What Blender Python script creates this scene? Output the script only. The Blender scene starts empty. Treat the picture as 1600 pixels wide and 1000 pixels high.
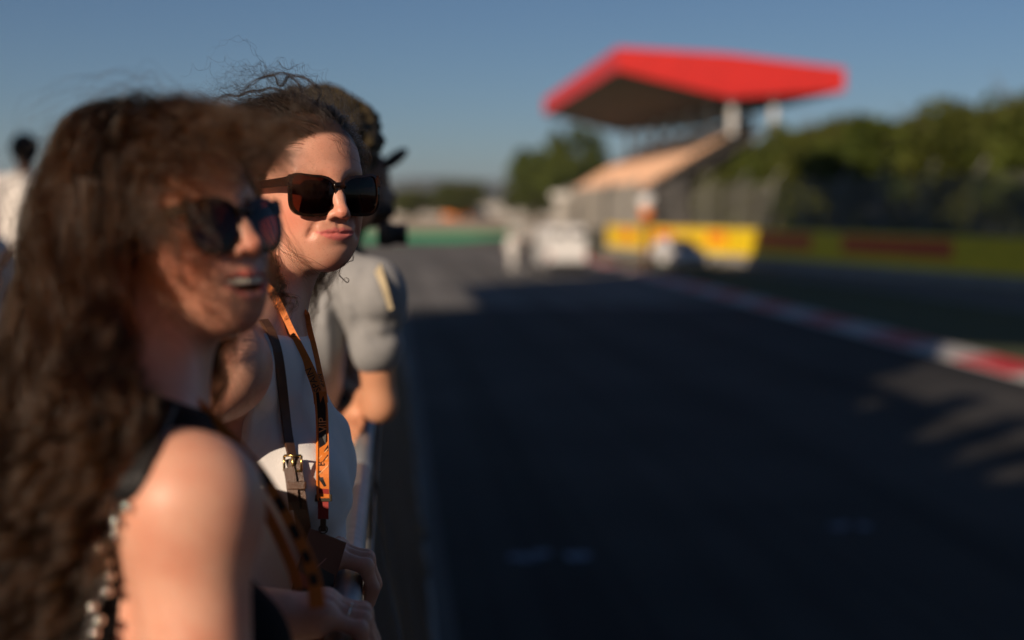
import bpy, bmesh, math, random
import numpy as np
from mathutils import Vector, Matrix

# ------------------------------------------------------------------ camera, sky, sun
scene = bpy.context.scene
COL = scene.collection
CAM = np.array([0.0, 0.0, 3.0])
YAW, PITCH, FPX = math.radians(4.9), math.radians(4.5), 2222.2
cF = np.array([math.sin(YAW)*math.cos(PITCH), math.cos(YAW)*math.cos(PITCH), -math.sin(PITCH)])
cR = np.array([math.cos(YAW), -math.sin(YAW), 0.0])
cU = np.cross(cR, cF)
cam_data = bpy.data.cameras.new('camera'); cam = bpy.data.objects.new('camera', cam_data); COL.objects.link(cam)
cam.matrix_world = Matrix(((cR[0], cU[0], -cF[0], CAM[0]), (cR[1], cU[1], -cF[1], CAM[1]), (cR[2], cU[2], -cF[2], CAM[2]), (0, 0, 0, 1)))
cam_data.sensor_width = 36.0; cam_data.lens = 50.0
cam_data.clip_start = 0.05; cam_data.clip_end = 20000
cam_data.dof.use_dof = True; cam_data.dof.focus_distance = 1.755; cam_data.dof.aperture_fstop = 2.0
scene.camera = cam

SUN_EL = math.radians(24)
SUN_DIR = np.array([0.63, 0.777, 0.0]); SUN_DIR /= np.linalg.norm(SUN_DIR)      # horizontal travel of the light
world = bpy.data.worlds.new('World'); scene.world = world; world.use_nodes = True
wn = world.node_tree.nodes; wl = world.node_tree.links
sky = wn.new('ShaderNodeTexSky'); sky.sky_type = 'NISHITA'; sky.sun_disc = False
sky.sun_elevation = SUN_EL; sky.sun_rotation = math.atan2(-SUN_DIR[0], -SUN_DIR[1])
sky.altitude = 100; sky.air_density = 0.85; sky.dust_density = 0.15; sky.ozone_density = 5.0
bg = wn['Background']; wl.new(sky.outputs[0], bg.inputs[0]); bg.inputs[1].default_value = 0.05
sun_data = bpy.data.lights.new('sun', 'SUN'); sun_data.energy = 5.0; sun_data.angle = math.radians(0.5)
sun_data.color = (1.0, 0.79, 0.60)
sun = bpy.data.objects.new('sun', sun_data); COL.objects.link(sun)
sd = Vector((SUN_DIR[0]*math.cos(SUN_EL), SUN_DIR[1]*math.cos(SUN_EL), -math.sin(SUN_EL)))
sun.rotation_euler = sd.to_track_quat('-Z', 'Y').to_euler(); sun.location = (-40, -50, 60)
vs = scene.view_settings
vs.view_transform = 'Standard'; vs.look = 'None'; vs.gamma = 1.0; vs.exposure = -0.03; vs.use_curve_mapping = False
scene.cycles.max_bounces = 6; scene.cycles.transparent_max_bounces = 12
scene.cycles.sample_clamp_indirect = 4.0

rng = np.random.default_rng(7)
random.seed(7)
PI = math.pi


def W(px, py, d):
    """a point of the place: photo pixel and distance along the view axis, in metres"""
    return CAM + cF*d + cR*((px-800)/FPX*d) + cU*(-(py-500)/FPX*d)


def nrm(v):
    v = np.asarray(v, float); return v/np.linalg.norm(v)


# ------------------------------------------------------------------ materials
MATS = {}


def mat(name, base, rough=0.6, metal=0.0, noise=0.0, nscale=8.0, bump=0.0, bscale=60.0, sss=0.0, coat=0.0, spec=0.5, sheen=0.0, base2=None):
    if name in MATS: return MATS[name]
    m = bpy.data.materials.new(name); m.use_nodes = True
    nt = m.node_tree; p = nt.nodes['Principled BSDF']
    p.inputs['Base Color'].default_value = (*base, 1); p.inputs['Roughness'].default_value = rough
    p.inputs['Metallic'].default_value = metal; p.inputs['Specular IOR Level'].default_value = spec
    if coat: p.inputs['Coat Weight'].default_value = coat; p.inputs['Coat Roughness'].default_value = 0.08
    if sheen: p.inputs['Sheen Weight'].default_value = sheen
    if sss:
        p.inputs['Subsurface Weight'].default_value = sss
        p.inputs['Subsurface Radius'].default_value = (1.0, 0.35, 0.2); p.inputs['Subsurface Scale'].default_value = 0.006
    tc = nt.nodes.new('ShaderNodeTexCoord')
    if noise or base2:
        n = nt.nodes.new('ShaderNodeTexNoise'); n.inputs['Scale'].default_value = nscale; n.inputs['Detail'].default_value = 6
        nt.links.new(tc.outputs['Object'], n.inputs['Vector'])
        r = nt.nodes.new('ShaderNodeValToRGB')
        b2 = base2 or tuple(c*(1+noise) for c in base)
        b1 = base if base2 else tuple(c*(1-noise) for c in base)
        r.color_ramp.elements[0].position = 0.35; r.color_ramp.elements[1].position = 0.65
        r.color_ramp.elements[0].color = (*b1, 1); r.color_ramp.elements[1].color = (*b2, 1)
        nt.links.new(n.outputs['Fac'], r.inputs[0]); nt.links.new(r.outputs[0], p.inputs['Base Color'])
    if bump:
        n2 = nt.nodes.new('ShaderNodeTexNoise'); n2.inputs['Scale'].default_value = bscale; n2.inputs['Detail'].default_value = 5
        nt.links.new(tc.outputs['Object'], n2.inputs['Vector'])
        b = nt.nodes.new('ShaderNodeBump'); b.inputs['Strength'].default_value = bump; b.inputs['Distance'].default_value = 0.01
        nt.links.new(n2.outputs['Fac'], b.inputs['Height']); nt.links.new(b.outputs[0], p.inputs['Normal'])
    MATS[name] = m
    return m


def skin_mat(name, base, lip, scalp):
    m = bpy.data.materials.new(name); m.use_nodes = True
    nt = m.node_tree; p = nt.nodes['Principled BSDF']; L = nt.links
    def attr(n):
        a = nt.nodes.new('ShaderNodeAttribute'); a.attribute_name = n; return a.outputs['Fac']
    def mix(f, a, b):
        x = nt.nodes.new('ShaderNodeMix'); x.data_type = 'RGBA'
        L.new(f, x.inputs[0])
        for i, v in ((6, a), (7, b)):
            if isinstance(v, tuple): x.inputs[i].default_value = (*v, 1)
            else: L.new(v, x.inputs[i])
        return x.outputs[2]
    tc = nt.nodes.new('ShaderNodeTexCoord')
    n1 = nt.nodes.new('ShaderNodeTexNoise'); n1.inputs['Scale'].default_value = 28; n1.inputs['Detail'].default_value = 8
    L.new(tc.outputs['Object'], n1.inputs['Vector'])
    r1 = nt.nodes.new('ShaderNodeValToRGB'); r1.color_ramp.elements[0].position = .35; r1.color_ramp.elements[1].position = .7
    L.new(n1.outputs['Fac'], r1.inputs[0])
    c = mix(r1.outputs[0], base, (base[0]*.92, base[1]*.76, base[2]*.72))
    nf = nt.nodes.new('ShaderNodeTexNoise'); nf.inputs['Scale'].default_value = 420; nf.inputs['Detail'].default_value = 2
    L.new(tc.outputs['Object'], nf.inputs['Vector'])
    rf = nt.nodes.new('ShaderNodeValToRGB'); rf.color_ramp.elements[0].position = .58; rf.color_ramp.elements[1].position = .72
    rf.color_ramp.elements[1].color = (.42, .42, .42, 1)
    L.new(nf.outputs['Fac'], rf.inputs[0])
    c = mix(rf.outputs[0], c, (base[0]*.66, base[1]*.5, base[2]*.42))
    c = mix(attr('blush'), c, (base[0]*.98, base[1]*.66, base[2]*.62))
    c = mix(attr('lip'), c, lip)
    c = mix(attr('scalp'), c, scalp)
    L.new(c, p.inputs['Base Color'])
    p.inputs['Roughness'].default_value = .48; p.inputs['Specular IOR Level'].default_value = .42
    p.inputs['Subsurface Weight'].default_value = .22
    p.inputs['Subsurface Radius'].default_value = (1.0, .34, .2); p.inputs['Subsurface Scale'].default_value = .006
    rr_ = nt.nodes.new('ShaderNodeMapRange'); rr_.inputs[3].default_value = .33; rr_.inputs[4].default_value = .58
    L.new(n1.outputs['Fac'], rr_.inputs[0]); L.new(rr_.outputs[0], p.inputs['Roughness'])
    n2 = nt.nodes.new('ShaderNodeTexNoise'); n2.inputs['Scale'].default_value = 520; n2.inputs['Detail'].default_value = 4
    L.new(tc.outputs['Object'], n2.inputs['Vector'])
    b = nt.nodes.new('ShaderNodeBump'); b.inputs['Strength'].default_value = .26; b.inputs['Distance'].default_value = .0012
    L.new(n2.outputs['Fac'], b.inputs['Height']); L.new(b.outputs[0], p.inputs['Normal'])
    return m


def hair_mat(name, col, rough=.3, var=.35):
    m = bpy.data.materials.new(name); m.use_nodes = True
    nt = m.node_tree; nt.nodes.remove(nt.nodes['Principled BSDF'])
    h = nt.nodes.new('ShaderNodeBsdfHairPrincipled'); h.parametrization = 'COLOR'
    ci = nt.nodes.new('ShaderNodeHairInfo'); r = nt.nodes.new('ShaderNodeValToRGB')
    r.color_ramp.elements[0].color = (*[c*(1-var) for c in col], 1); r.color_ramp.elements[1].color = (*[c*(1+var*1.6) for c in col], 1)
    nt.links.new(ci.outputs['Random'], r.inputs[0]); nt.links.new(r.outputs[0], h.inputs['Color'])
    h.inputs['IOR'].default_value = 1.36; h.inputs['Roughness'].default_value = rough; h.inputs['Radial Roughness'].default_value = .35
    nt.links.new(h.outputs[0], nt.nodes['Material Output'].inputs[0])
    return m


# ------------------------------------------------------------------ objects and tagging
def link(o, parent=None):
    COL.objects.link(o)
    if parent is not None: o.parent = parent
    return o


def tag(o, label=None, cat=None, group=None, kind=None):
    if label: o['label'] = label
    if cat: o['category'] = cat
    if group: o['group'] = group
    if kind: o['kind'] = kind
    return o


def empty(name, loc, label, cat, group=None, rz=0.0):
    o = bpy.data.objects.new(name, None); COL.objects.link(o)
    o.location = Vector(loc); o.rotation_euler = (0, 0, rz); o.empty_display_size = .1
    return tag(o, label, cat, group)


def base_of(parent):
    return np.array(parent.location) if parent is not None else np.zeros(3)


def mesh_obj(name, verts, faces, m, parent=None, smooth=True, world=True):
    """verts are world points; they are stored relative to the parent's base"""
    v = np.asarray(verts, float)
    if world and parent is not None:
        b = np.zeros(3); q = parent
        while q is not None:
            b = b + np.array(q.location); q = q.parent
        v = v - b
    me = bpy.data.meshes.new(name)
    if isinstance(faces, np.ndarray):
        n = len(faces); k = faces.shape[1]
        me.vertices.add(len(v)); me.vertices.foreach_set('co', v.astype(np.float32).ravel())
        me.loops.add(n*k); me.loops.foreach_set('vertex_index', faces.astype(np.int32).ravel())
        me.polygons.add(n); me.polygons.foreach_set('loop_start', np.arange(0, n*k, k, dtype=np.int32))
        me.update(calc_edges=True)
    else:
        me.from_pydata([tuple(x) for x in v], [], faces)
    me.polygons.foreach_set('use_smooth', [smooth]*len(me.polygons))
    me.materials.append(m); me.update()
    return link(bpy.data.objects.new(name, me), parent)


def bm_obj(name, bm, m, parent=None, smooth=False, world=False):
    me = bpy.data.meshes.new(name)
    if world and parent is not None:
        bmesh.ops.translate(bm, vec=-Vector(base_of(parent)), verts=bm.verts)
    bm.normal_update(); bm.to_mesh(me); bm.free()
    me.polygons.foreach_set('use_smooth', [smooth]*len(me.polygons))
    me.materials.append(m)
    return link(bpy.data.objects.new(name, me), parent)


def add_box(bm, c, s, bevel=0.0, R=None):
    r = bmesh.ops.create_cube(bm, size=1.0); vs_ = r['verts']
    bmesh.ops.scale(bm, vec=Vector(s), verts=vs_)
    if bevel:
        es = list({e for v in vs_ for e in v.link_edges})
        g = bmesh.ops.bevel(bm, geom=es, offset=bevel, segments=2, affect='EDGES', profile=.6)
        vs_ = list({v for f in g['faces'] for v in f.verts} | {v for v in vs_ if v.is_valid})
    if R is not None: bmesh.ops.transform(bm, matrix=R.to_4x4(), verts=vs_)
    bmesh.ops.translate(bm, vec=Vector(c), verts=vs_)
    return vs_


def add_tube(bm, pts, rad, n=8, caps=True):
    pts = [Vector(p) for p in pts]
    rad = rad if hasattr(rad, '__len__') else [rad]*len(pts)
    rings = []; ref = None
    for i, p in enumerate(pts):
        t = (pts[min(i+1, len(pts)-1)] - pts[max(i-1, 0)]).normalized()
        if ref is None:
            ref = Vector((0, 0, 1)) if abs(t.z) < .9 else Vector((1, 0, 0))
        a = (ref - t*ref.dot(t)).normalized(); b = t.cross(a); ref = a
        rings.append([bm.verts.new(p + (a*math.cos(2*PI*k/n) + b*math.sin(2*PI*k/n))*rad[i]) for k in range(n)])
    for i in range(len(rings)-1):
        for k in range(n):
            bm.faces.new((rings[i][k], rings[i][(k+1) % n], rings[i+1][(k+1) % n], rings[i+1][k]))
    if caps:
        bm.faces.new(rings[0][::-1]); bm.faces.new(rings[-1])


def ribbon(pts, side, width, thick):
    """a flat strap along pts; side = the width direction at each point"""
    pts = np.array(pts, float); n = len(pts); V = []
    side = np.array(side, float)
    if side.ndim == 1: side = np.tile(side, (n, 1))
    wd = width if hasattr(width, '__len__') else [width]*n
    for i in range(n):
        t = nrm(pts[min(i+1, n-1)] - pts[max(i-1, 0)])
        s = nrm(side[i] - t*np.dot(side[i], t)); u = np.cross(t, s)
        for a, b in ((-1, -1), (1, -1), (1, 1), (-1, 1)):
            V.append(pts[i] + s*a*wd[i]/2 + u*b*thick/2)
    F = []
    for i in range(n-1):
        for k in range(4):
            F.append((i*4+k, i*4+(k+1) % 4, (i+1)*4+(k+1) % 4, (i+1)*4+k))
    F.append((3, 2, 1, 0)); F.append(((n-1)*4, (n-1)*4+1, (n-1)*4+2, (n-1)*4+3))
    return V, F


def smooth_path(pts, n=24):
    """Catmull-Rom through pts"""
    P = np.array(pts, float); P = np.vstack([2*P[0]-P[1], P, 2*P[-1]-P[-2]])
    out = []; m = len(P)-3
    for t in np.linspace(0, m-1e-6, n):
        i = int(t); f = t-i; a, b, c, d = P[i], P[i+1], P[i+2], P[i+3]
        out.append(.5*((2*b) + (-a+c)*f + (2*a-5*b+4*c-d)*f*f + (-a+3*b-3*c+d)*f**3))
    return np.array(out)


# ------------------------------------------------------------------ smooth-union solids, polygonised (for people)
I3 = np.eye(3)


def cap(a, b, r1, r2=None, k=.02, op='u'):
    a = np.asarray(a, float); b = np.asarray(b, float); r2 = r1 if r2 is None else r2
    return dict(t='cap', a=a, b=b, r1=r1, r2=r2, k=k, op=op, bc=(a+b)/2, br=np.linalg.norm(a-b)/2+max(r1, r2))


def ell(c, r, R=I3, k=.02, op='u'):
    r = np.asarray(r if hasattr(r, '__len__') else (r, r, r), float); c = np.asarray(c, float)
    return dict(t='ell', c=c, r=r, R=np.asarray(R), k=k, op=op, bc=c, br=r.max())


def half(c, n, k=.003):
    """cut away everything on the side n points to"""
    return dict(t='half', c=np.asarray(c, float), n=nrm(n), k=k, op='cut', bc=None, br=0)


def off(v):
    return dict(t='off', v=v, op='off', bc=None, br=0, k=0)


def disp(fn):
    return dict(t='disp', fn=fn, op='disp', bc=None, br=0, k=0)


def prim(o, P):
    if o['t'] == 'cap':
        a, b = o['a'], o['b']; ba = b-a; pa = P-a
        t = np.clip(pa@ba/max(ba@ba, 1e-12), 0, 1)
        return np.linalg.norm(pa-t[:, None]*ba, axis=1) - (o['r1']+(o['r2']-o['r1'])*t)
    if o['t'] == 'ell':
        q = (P-o['c'])@o['R']
        k0 = np.linalg.norm(q/o['r'], axis=1); k1 = np.linalg.norm(q/o['r']**2, axis=1)
        return k0*(k0-1)/np.maximum(k1, 1e-9)
    if o['t'] == 'half':
        return (P-o['c'])@o['n']


def smin(a, b, k):
    h = np.maximum(k-np.abs(a-b), 0)/k
    return np.minimum(a, b) - h*h*k*.25


def ev(ops, P):
    lo = P.min(0); hi = P.max(0)
    d = np.full(len(P), .3)
    for o in ops:
        if o['bc'] is not None:
            dd = np.linalg.norm(np.maximum(np.maximum(lo-o['bc'], o['bc']-hi), 0))
            if dd > o['br']+o['k']+.035: continue
        if o['op'] == 'off': d = d-o['v']
        elif o['op'] == 'disp': d = d+o['fn'](P)
        else:
            v = prim(o, P)
            if o['op'] == 'u': d = smin(d, v, o['k'])
            elif o['op'] == 's': d = -smin(-d, v, o['k'])
            elif o['op'] == 'cut': d = -smin(-d, -v, o['k'])
    return d


def bounds(ops):
    lo = np.min([o['bc']-o['br'] for o in ops if o['op'] == 'u'], axis=0)-.02
    hi = np.max([o['bc']+o['br'] for o in ops if o['op'] == 'u'], axis=0)+.02
    return lo, hi


def polygonise(ops, h, lo=None, hi=None, B=8, relax=1):
    if lo is None: lo, hi = bounds(ops)
    lo = np.asarray(lo, float); H = B*h
    nb = np.ceil((np.asarray(hi)-lo)/H).astype(int)
    gi = np.stack(np.meshgrid(*[np.arange(k) for k in nb], indexing='ij'), -1).reshape(-1, 3)
    cen = lo+(gi+.5)*H
    # coarse pass in super blocks so that far primitives are culled
    key = (gi//6)@np.array([1, 1000, 1000000]); order = np.argsort(key, kind='stable')
    gi = gi[order]; cen = cen[order]; key = key[order]
    cuts = np.flatnonzero(np.diff(key))+1
    act = []
    for seg in np.split(np.arange(len(gi)), cuts):
        d = ev(ops, cen[seg]); act.append(seg[np.abs(d) < H*2+.012])
    gi = gi[np.concatenate(act)]
    key = (gi//3)@np.array([1, 1000, 1000000]); order = np.argsort(key, kind='stable'); gi = gi[order]; key = key[order]
    cuts = np.flatnonzero(np.diff(key))+1
    c = np.arange(B+1); loc = np.stack(np.meshgrid(c, c, c, indexing='ij'), -1).reshape(-1, 3)
    NC = nb*B; ids = []; vv = []; ex = [[], [], []]
    M = lambda ijk: (ijk[..., 0].astype(np.int64)*(NC[1]+2)+ijk[..., 1])*(NC[2]+2)+ijk[..., 2]
    corner = np.array([[i, j, k] for i in (0, 1) for j in (0, 1) for k in (0, 1)])
    edges = [(a, b) for a in range(8) for b in range(a+1, 8) if np.abs(corner[a]-corner[b]).sum() == 1]
    for seg in np.split(np.arange(len(gi)), cuts):
        if not len(seg): continue
        base = gi[seg]*B
        P = lo+(base[:, None]+loc[None]).reshape(-1, 3)*h
        D = ev(ops, P).reshape(len(seg), B+1, B+1, B+1)
        cv = np.stack([D[:, i:B+i, j:B+j, k:B+k] for i, j, k in corner], -1)
        neg = cv < 0
        mixd = neg.any(-1) & ~neg.all(-1)
        bi, ii, jj, kk = np.nonzero(mixd)
        if not len(bi): continue
        ijk = base[bi]+np.stack([ii, jj, kk], -1); cvm = cv[bi, ii, jj, kk]
        acc = np.zeros((len(bi), 3)); cnt = np.zeros(len(bi))
        for a, b in edges:
            da, db = cvm[:, a], cvm[:, b]; m = (da < 0) != (db < 0)
            t = np.where(m, da/np.where(m, da-db, 1), 0)
            acc += np.where(m[:, None], corner[a]+t[:, None]*(corner[b]-corner[a]), 0); cnt += m
        vv.append(lo+(ijk+acc/cnt[:, None])*h); ids.append(M(ijk))
        for ax, ci in ((0, 4), (1, 2), (2, 1)):
            s0 = cvm[:, 0] < 0; s1 = cvm[:, ci] < 0; m = s0 != s1
            ex[ax].append(np.column_stack([ijk[m], s0[m]]))
    ids = np.concatenate(ids); V = np.concatenate(vv)
    o = np.argsort(ids); ids = ids[o]; V = V[o]
    F = []
    for ax in range(3):
        E = np.concatenate(ex[ax]); e = E[:, :3]; s = E[:, 3].astype(bool)
        u, w = [(1, 2), (2, 0), (0, 1)][ax]
        du = np.zeros(3, int); du[u] = 1; dw = np.zeros(3, int); dw[w] = 1
        q = np.stack([M(e), M(e-du), M(e-du-dw), M(e-dw)], -1)
        ix = np.searchsorted(ids, q); ix = np.minimum(ix, len(ids)-1)
        ok = (ids[ix] == q).all(1) & (e[:, u] > 0) & (e[:, w] > 0)
        ix = ix[ok]; sf = s[ok]; ix[~sf] = ix[~sf][:, ::-1]
        F.append(ix)
    F = np.concatenate(F)
    for _ in range(relax):
        A = np.zeros_like(V); n = np.zeros(len(V))
        for k in range(4):
            for j in ((k+1) % 4, (k-1) % 4):
                np.add.at(A, F[:, k], V[F[:, j]]); np.add.at(n, F[:, k], 1)
        V = V*.5+.5*A/np.maximum(n, 1)[:, None]
    return V, F


def trace(ops, px, py, d0=.9, d1=3.5, lift=.002):
    """distance along the view axis at which the photo's ray meets a solid"""
    d = d0
    for _ in range(160):
        v = ev(ops, W(px, py, d)[None])[0]
        if v < lift: return d
        d += max(min(v*.7, .05), .0008)
        if d > d1: return None
    return d


def wob(P, s, ph=0.0):
    return (np.sin(P[:, 0]*s+1.3*ph+1.7*np.sin(P[:, 2]*s*.7+ph))*np.sin(P[:, 1]*s*1.1+2.1+ph+1.3*np.sin(P[:, 0]*s*.6))
            + .6*np.sin(P[:, 2]*s*1.7+ph*2+P[:, 0]*s))


def fold(pts, d, amp, sig):
    """a crease pressed into cloth along a line seen from the track side"""
    w = [W(px, py, d) for px, py in pts]; B2 = np.column_stack([cR, cU]); q = [np.append(x@B2, 0.0) for x in w]
    c = np.mean(w, axis=0)
    return dict(t='disp', op='disp', k=0, bc=c, br=.28, fn=lambda P: amp*np.exp(-(seg_dist(np.column_stack([P@B2, np.zeros(len(P))]), q)/sig)**2))


# ------------------------------------------------------------------ heads
class Head:
    def __init__(s, origin, theta, pitch=0.0, roll=0.0, scale=1.0):
        """theta: turn of the face from the camera towards picture right"""
        f = nrm([cF[0], cF[1], 0]); r = cR
        th = math.radians(theta)
        y = -f*math.cos(th)+r*math.sin(th); x = -(r*math.cos(th)+f*math.sin(th)); z = np.array([0, 0, 1.0])
        B = np.column_stack([x, y, z])
        a, b = math.radians(pitch), math.radians(roll)
        Rx = np.array([[1, 0, 0], [0, math.cos(a), -math.sin(a)], [0, math.sin(a), math.cos(a)]])
        Ry = np.array([[math.cos(b), 0, math.sin(b)], [0, 1, 0], [-math.sin(b), 0, math.cos(b)]])
        s.R = B@Rx@Ry; s.o = np.asarray(origin, float); s.s = scale

    def p(s, *v):
        return s.o+s.R@(np.array(v, float)*s.s)

    def inv(s, P):
        return (np.asarray(P)-s.o)@s.R/s.s

    def E(s, c, r, k=.015, op='u', tilt=None):
        R = s.R if tilt is None else s.R@tilt
        return ell(s.p(*c), np.array(r if hasattr(r, '__len__') else (r,)*3)*s.s, R, k*s.s, op)

    def C(s, a, b, r1, r2=None, k=.012, op='u'):
        return cap(s.p(*a), s.p(*b), r1*s.s, (r1 if r2 is None else r2)*s.s, k*s.s, op)


def rot_x(d):
    a = math.radians(d); return np.array([[1, 0, 0], [0, math.cos(a), -math.sin(a)], [0, math.sin(a), math.cos(a)]])


def rot_z(d):
    a = math.radians(d); return np.array([[math.cos(a), -math.sin(a), 0], [math.sin(a), math.cos(a), 0], [0, 0, 1]])


def crease(H, pts, amp, sig):
    """press a soft groove (amp > 0) or raise a ridge (amp < 0) along a line given in head coordinates"""
    w = [H.p(*q) for q in pts]; c = np.mean(w, axis=0); br = max(np.linalg.norm(x-c) for x in w)+3*sig
    pts = [np.array(q, float) for q in pts]
    return dict(t='disp', op='disp', k=0, bc=c, br=br, fn=lambda P: amp*np.exp(-(seg_dist(H.inv(P), pts)/sig)**2))


MOUTH = (  # x, z lines of a closed, faintly smiling mouth: top edge, parting line, bottom edge
    [(-.0305, -.0398), (-.017, -.0376), (-.0058, -.0348), (0, -.0364), (.0058, -.0348), (.017, -.0376), (.0305, -.0398)],
    [(-.0305, -.0404), (-.018, -.0434), (-.006, -.0428), (0, -.0436), (.006, -.0428), (.018, -.0434), (.0305, -.0404)],
    [(-.0305, -.0410), (-.019, -.0482), (-.008, -.0520), (0, -.0525), (.008, -.0520), (.019, -.0482), (.0305, -.0410)])


def mouth_lines(x):
    return [np.interp(x, [p[0] for p in m], [p[1] for p in m]) for m in MOUTH]


def mouth_relief(H):
    def fn(P):
        q = H.inv(P); x, z = q[:, 0], q[:, 2]
        zt, zl, zb = mouth_lines(x)
        on = sstep(q[:, 1], .03, .05)*(1-sstep(np.abs(x), .024, .033))
        um = (zt+zl)/2; lm = (zl+zb)/2
        up_ = np.exp(-((z-um)/np.maximum((zt-zl)*.75, .0012))**2); lo_ = np.exp(-((z-lm)/np.maximum((zl-zb)*.62, .0012))**2)
        line = np.exp(-((z-zl)/.0012)**2)*(1-sstep(np.abs(x), .030, .034))
        d = -on*(.0016*up_+.0022*lo_)+.0036*line*sstep(q[:, 1], .03, .05)
        cor = np.exp(-(((np.abs(x)-.0325)/.004)**2+((z+.0425)/.006)**2)); d += .0030*cor*sstep(q[:, 1], .03, .05)
        und = np.exp(-((x/.016)**2+((z+.0595)/.0045)**2)); d += .0014*und*sstep(q[:, 1], .03, .05)
        ph = np.exp(-(x/.003)**2-((z+.0295)/.0065)**2); pr = np.exp(-((np.abs(x)-.0055)/.002)**2-((z+.0295)/.006)**2)
        d += (.0017*ph-.0008*pr)*sstep(q[:, 1], .03, .05)
        fold = seg_dist(np.column_stack([np.abs(x), x*0, z]), [np.array([.019, 0, -.014]), np.array([.0265, 0, -.023]), np.array([.0345, 0, -.036]), np.array([.0375, 0, -.047])])
        d += .0026*np.exp(-(fold/.0036)**2)*sstep(q[:, 1], .03, .05)
        apple = np.exp(-(((np.abs(x)-.041)/.015)**2+((z+.016)/.014)**2)); d -= .0022*apple*sstep(q[:, 1], .02, .04)
        return d
    return dict(t='disp', op='disp', k=0, bc=H.p(0, .09, -.04), br=.07, fn=fn)


def head_ops(H, smile=False, simple=False, male=False):
    w = 1.06 if male else 1.0
    O = [H.E((0, -.012, .045), (.073*w, .094, .082)),
         H.E((0, .026, .05), (.061*w, .064, .062), .03),
         H.E((0, .032, -.015), (.0455*w, .057, .07), .03)]
    for s in (-1, 1):
        O += [H.C((s*.046*w, .002, -.042), (s*.010*w, .067, -.0695), .0150, .0155, .028),
              H.E((s*.0360, .054, -.010), (.0180, .023, .018), .025),
              H.E((s*.0250, .054, -.040), (.0225, .027, .030), .03)]
    O += [H.E((0, .0725, -.0705), (.0180*w, .0175, .0160), .024),
          H.E((0, .0655, -.042), (.034, .0290, .030), .03)]
    if simple:
        O += [H.C((0, .085, .022), (0, .108, -.016), .008, .012, .012)]
        for s in (-1, 1):
            O += [H.E((s*.072*w, -.008, .005), (.008, .018, .03), .008),
                  H.E((s*.031, .098, .018), (.017, .012, .011), .014, 's')]
        O += [H.C((-.022, .09, -.047), (.022, .09, -.047), .0065, None, .01),
              crease(H, [(-.024, .09, -.0465), (0, .1, -.0465), (.024, .09, -.0465)], .004, .003)]
        return O, None, None
    for s in (-1, 1):          # brow, sockets, lids
        O += [H.C((s*.008, .0865, .035), (s*.044, .070, .037), .0075, .006, .018),
              H.E((s*.032, .098, .017), (.019, .014, .0125), .016, 's'),
              H.E((s*.032, .0735, .0165), (.0150, .0145, .0135), .006),
              H.E((s*.032, .090, .0155), (.0125, .012, .0042), .003, 's'),
              H.E((s*.032, .0735, .0165), (.0132, .0132, .0125), .0005)]
    # nose
    O += [H.C((0, .0865, .028), (0, .1005, .004), .0072, .0075, .014),
          H.C((0, .1005, .004), (0, .1095, -.0135), .0074, .0088, .008),
          H.E((0, .1085, -.0155), (.0092, .0092, .0080), .006)]
    for s in (-1, 1):
        O += [H.E((s*.0122, .0985, -.0182), (.0064, .0092, .0070), .005),
              H.E((s*.0064, .1045, -.0245), (.0034, .0052, .0035), .004, 's'),
              crease(H, [(s*.0185, .094, -.013), (s*.0205, .096, -.019), (s*.017, .094, -.0245)], .0022, .003),
              ]
    if smile:
        up = [(-.0335, .079, -.0365), (-.019, .0942, -.0410), (-.006, .1005, -.0405), (0, .1012, -.0415), (.006, .1005, -.0405), (.019, .0942, -.0410), (.0335, .079, -.0365)]
        dn = [(-.0335, .079, -.0370), (-.0225, .0915, -.0535), (-.009, .0978, -.0620), (.009, .0978, -.0620), (.0225, .0915, -.0535), (.0335, .079, -.0370)]
        O += [H.E((0, .086, -.048), (.0300, .026, .0120), .006, 's'),
              H.E((0, .092, -.0425), (.024, .012, .0055), .004, 's')]
        for i in range(6): O.append(H.C(up[i], up[i+1], .0030 if i not in (0, 5) else .0026, None, .005))
        for i in range(5): O.append(H.C(dn[i], dn[i+1], .0045 if i == 2 else .0036, None, .005))
        for s in (-1, 1): O += [H.E((s*.042, .058, -.017), (.019, .021, .017), .018)]
    else:
        up, dn = MOUTH[0], MOUTH[2]
        O += [mouth_relief(H)]
    for s in (-1, 1):          # ears
        T = rot_z(s*-18)
        O += [H.E((s*.074, -.012, .004), (.006, .017, .03), .006, 'u', T), H.E((s*.081, -.008, .006), (.005, .010, .018), .004, 's', T)]
    return O, up, dn


def seg_dist(P, pts):
    d = np.full(len(P), 9.0)
    for a, b in zip(pts[:-1], pts[1:]):
        a = np.array(a); b = np.array(b); ba = b-a
        t = np.clip((P-a)@ba/(ba@ba), 0, 1); d = np.minimum(d, np.linalg.norm(P-a-t[:, None]*ba, axis=1))
    return d


HL_Y = [-.11, -.06, -.02, .03, .06, .085, .1]
HL_Z = [-.055, -.05, -.02, .03, .07, .092, .1]


def sstep(x, a, b):
    t = np.clip((x-a)/(b-a), 0, 1); return t*t*(3-2*t)


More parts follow.
